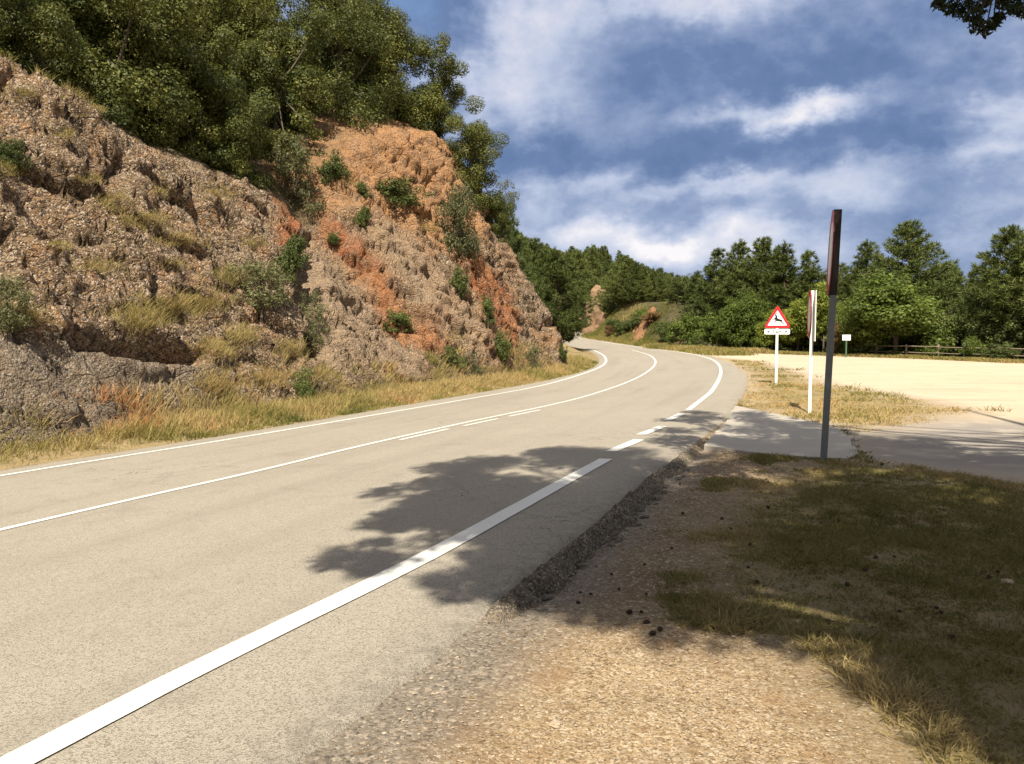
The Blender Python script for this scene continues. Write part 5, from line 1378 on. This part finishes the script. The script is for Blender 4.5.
# lumps of broken asphalt along the road edge
def lump(seed):
    rs_ = np.random.default_rng(seed); bmv = []
    import bmesh
    bm = bmesh.new(); bmesh.ops.create_icosphere(bm, subdivisions=3, radius=1.0)
    A = np.array([v.co[:] for v in bm.verts]); nz = fbm(A * 1.6 + seed * 7, 4, seed) * 1.5 + .5 * (worley(A * 1.8, seed)[0] - .5) + .25 * fbm(A * 5, 2, seed)
    for v, n_ in zip(bm.verts, nz): v.co = v.co * (1 + n_); v.co.z *= .55
    m = bpy.data.meshes.new('asphalt_chunk'); bm.to_mesh(m); bm.free(); m.materials.append(M['chunk']); return m
lm = [lump(s) for s in range(4)]
for k in range(36):
    y_ = rs.uniform(4.2, 9.4); x_ = xr(y_) + rs.uniform(.0, .26); s = rs.uniform(.012, .04)
    o = link('asphalt_chunk', lm[k % 4], None, (x_, y_, vz(np.array([x_]), np.array([y_]))[0] + .1 * s), (rs.uniform(-.3, .3), rs.uniform(-.3, .3), rs.uniform(0, 6)), (s * 1.3, s, s))
    tag(o, 'dark lump of broken asphalt along the crumbling road edge', 'asphalt lump', 'lumps of asphalt at the road edge')
for (px, py, s, lab) in ((1006, 584, .035, 'pale grey stone in the grass at the right edge of the photo'), (556, 726, .022, 'pale pebble lying alone in the sunlit gravel near the bottom'), (640, 656, .02, 'white pebble at the sunlit edge of the tree shadow')):
    q = ground(px, py); m = lump(int(px)); m.materials.clear(); m.materials.append(M['pebble'])
    tag(link('stone', m, None, (q[0], q[1], vz(q[:1], q[1:2])[0] + .15 * s), (0, 0, px), s), lab, 'stone')
# ------------------------------------------------------------------ light, sky, camera
w = bpy.data.worlds.new('World'); SC.world = w; w.use_nodes = True
t = NT(w.node_tree); bg = t.n['Background']
sky = t.node('ShaderNodeTexSky', sky_type='NISHITA'); sky.sun_disc = False
sky.sun_elevation = SUN_EL; sky.sun_rotation = math.atan2(SUN_AZ[0], SUN_AZ[1])
sky.altitude = 900; sky.dust_density = 0.6
gen = t.node('ShaderNodeTexCoord').outputs['Generated']
sx = t.node('ShaderNodeSeparateXYZ', inp={0: gen})
az = t.math('ARCTAN2', sx.outputs[0], sx.outputs[1]); el = t.math('ARCSINE', sx.outputs[2])
# clouds lie on a high layer: project the direction onto it
den = t.math('MAXIMUM', t.math('ADD', sx.outputs[2], 0.22), 0.03)
cl = t.node('ShaderNodeCombineXYZ', inp={0: t.math('DIVIDE', sx.outputs[0], den), 1: t.math('DIVIDE', sx.outputs[1], den), 2: 0.0}).outputs[0]
n1 = t.noise(cl, 1.5, 8, 0.58, dist=0.6); n2 = t.noise(cl, 4.5, 6, 0.6, dist=0.3); 
dirv = t.node('ShaderNodeCombineXYZ', inp={0: t.math('MULTIPLY', az, 2.9), 1: t.math('MULTIPLY', el, 4.2), 2: 0.0}).outputs[0]
n3 = t.noise(dirv, 2.0, 8, 0.58, dist=0.15)
wx = t.math('ADD', az, t.math('MULTIPLY', t.math('SUBTRACT', n3, 0.5), 0.22))
n4 = t.noise(dirv, 7.5, 6, 0.6, dist=0.2)
n5 = t.noise(t.vmath('ADD', dirv, (5.3, 2.1, 0.0)), 3.0, 6, 0.58)
wy = t.math('ADD', el, t.math('MULTIPLY', t.math('SUBTRACT', n5, 0.5), 0.13))
acc = t.math('ADD', t.math('MULTIPLY', t.math('SUBTRACT', n1, 0.5), 0.10), t.math('MULTIPLY', t.math('SUBTRACT', n3, 0.5), 0.95))
acc = t.math('ADD', acc, t.math('MULTIPLY', t.math('SUBTRACT', n4, 0.5), 0.28))
bil = t.math('ABSOLUTE', t.math('SUBTRACT', t.noise(t.vmath('ADD', dirv, (1.7, 8.2, 0.0)), 4.2, 5, 0.55), 0.5))
acc = t.math('ADD', acc, t.math('MULTIPLY', t.math('SUBTRACT', 0.10, bil), 0.6))
acc = t.math('ADD', acc, 0.37)
def cloud(a, e, ra, re, amt):
    """a named patch of the cloud deck: heading and height in radians, half-sizes, brightness"""
    global acc
    dx = t.math('DIVIDE', t.math('SUBTRACT', wx, a), ra); dy = t.math('DIVIDE', t.math('SUBTRACT', wy, e), re)
    r2 = t.math('ADD', t.math('MULTIPLY', dx, dx), t.math('MULTIPLY', dy, dy))
    g = t.math('EXPONENT', t.math('MULTIPLY', r2, -1.0))
    acc = t.math('ADD', acc, t.math('MULTIPLY', g, amt))
def cpx(px, py, rx, ry, amt): cloud(math.atan((px - 512) / FPX), math.atan((HOR - py) / FPX), rx / FPX, ry / FPX, amt)
CL = [(515, 85, 80, 55, .40), (420, 25, 60, 45, -.30), (560, 20, 90, 30, .18), (690, 20, 120, 22, .18), (670, 80, 120, 36, -.22), (900, 120, 170, 36, -.22), (760, 165, 330, 22, -.22),
      (805, 126, 60, 15, .72), (700, 128, 60, 14, .12), (500, 165, 60, 28, -.30), (600, 190, 130, 20, .26), (740, 190, 110, 12, .26), (690, 248, 125, 24, .60), (600, 232, 80, 14, .18),
      (830, 206, 70, 12, .16), (900, 228, 120, 22, -.10), (1000, 150, 60, 26, .50), (985, 188, 70, 13, .25), (820, 10, 130, 20, .16), (960, 50, 90, 28, -.12), (1000, 92, 60, 12, .14), (1010, 235, 70, 26, .16)]
for c in CL: cpx(*c)
accc = t.math('ADD', acc, 0.0, clamp=True)
S = 10.0 * SKY_GAIN
def k(c): return tuple(v * S for v in c)
cc = t.ramp(accc, [(0.0, k((.070, .118, .240))), (0.22, k((.100, .152, .278))), (0.45, k((.195, .248, .380))), (0.66, k((.36, .40, .51))), (0.86, k((.51, .515, .575))), (1.0, k((.66, .635, .645)))])
# unseen deck overhead and behind the camera, whitened to fill in the shade
back = t.mrange(sx.outputs[1], 0.15, -0.6)
skyc = t.mix(t.mrange(t.math('ADD', accc, t.math('MULTIPLY', t.mrange(az, 0.0, -0.15), -0.3)), -0.3, 0.1, 0.5, 0.97), sky.outputs[0], cc)
skyc = t.mix(t.math('MULTIPLY', t.math('MAXIMUM', back, t.mrange(sx.outputs[2], 0.45, 0.75)), 0.75), skyc, k((.56, .55, .56)))
t.l.new(skyc, bg.inputs[0]); bg.inputs[1].default_value = 0.1

sl = bpy.data.lights.new('sun', 'SUN'); sl.energy = 5.0; sl.angle = R(0.5); sl.color = (1.0, 0.93, 0.80)
so = link('sun', sl); so.rotation_euler = Vector(TO_SUN).to_track_quat('Z', 'Y').to_euler(); so.location = (0, 0, 60)

cam = bpy.data.cameras.new('camera'); cam.sensor_width = 36; cam.lens = 36 * FPX / 1024; cam.clip_end = 9000; cam.clip_start = 0.05
co = link('camera', cam); co.location = (0, 0, CAM_H); co.rotation_euler = (math.pi / 2 - PITCH, 0, 0)
SC.camera = co
SC.view_settings.view_transform = 'Standard'; SC.view_settings.look = 'None'
SC.view_settings.exposure = EXPOSURE; SC.view_settings.gamma = 1.0
SC.cycles.use_denoising = True
SC.cycles.max_bounces = 6; SC.cycles.diffuse_bounces = 3; SC.cycles.transmission_bounces = 3
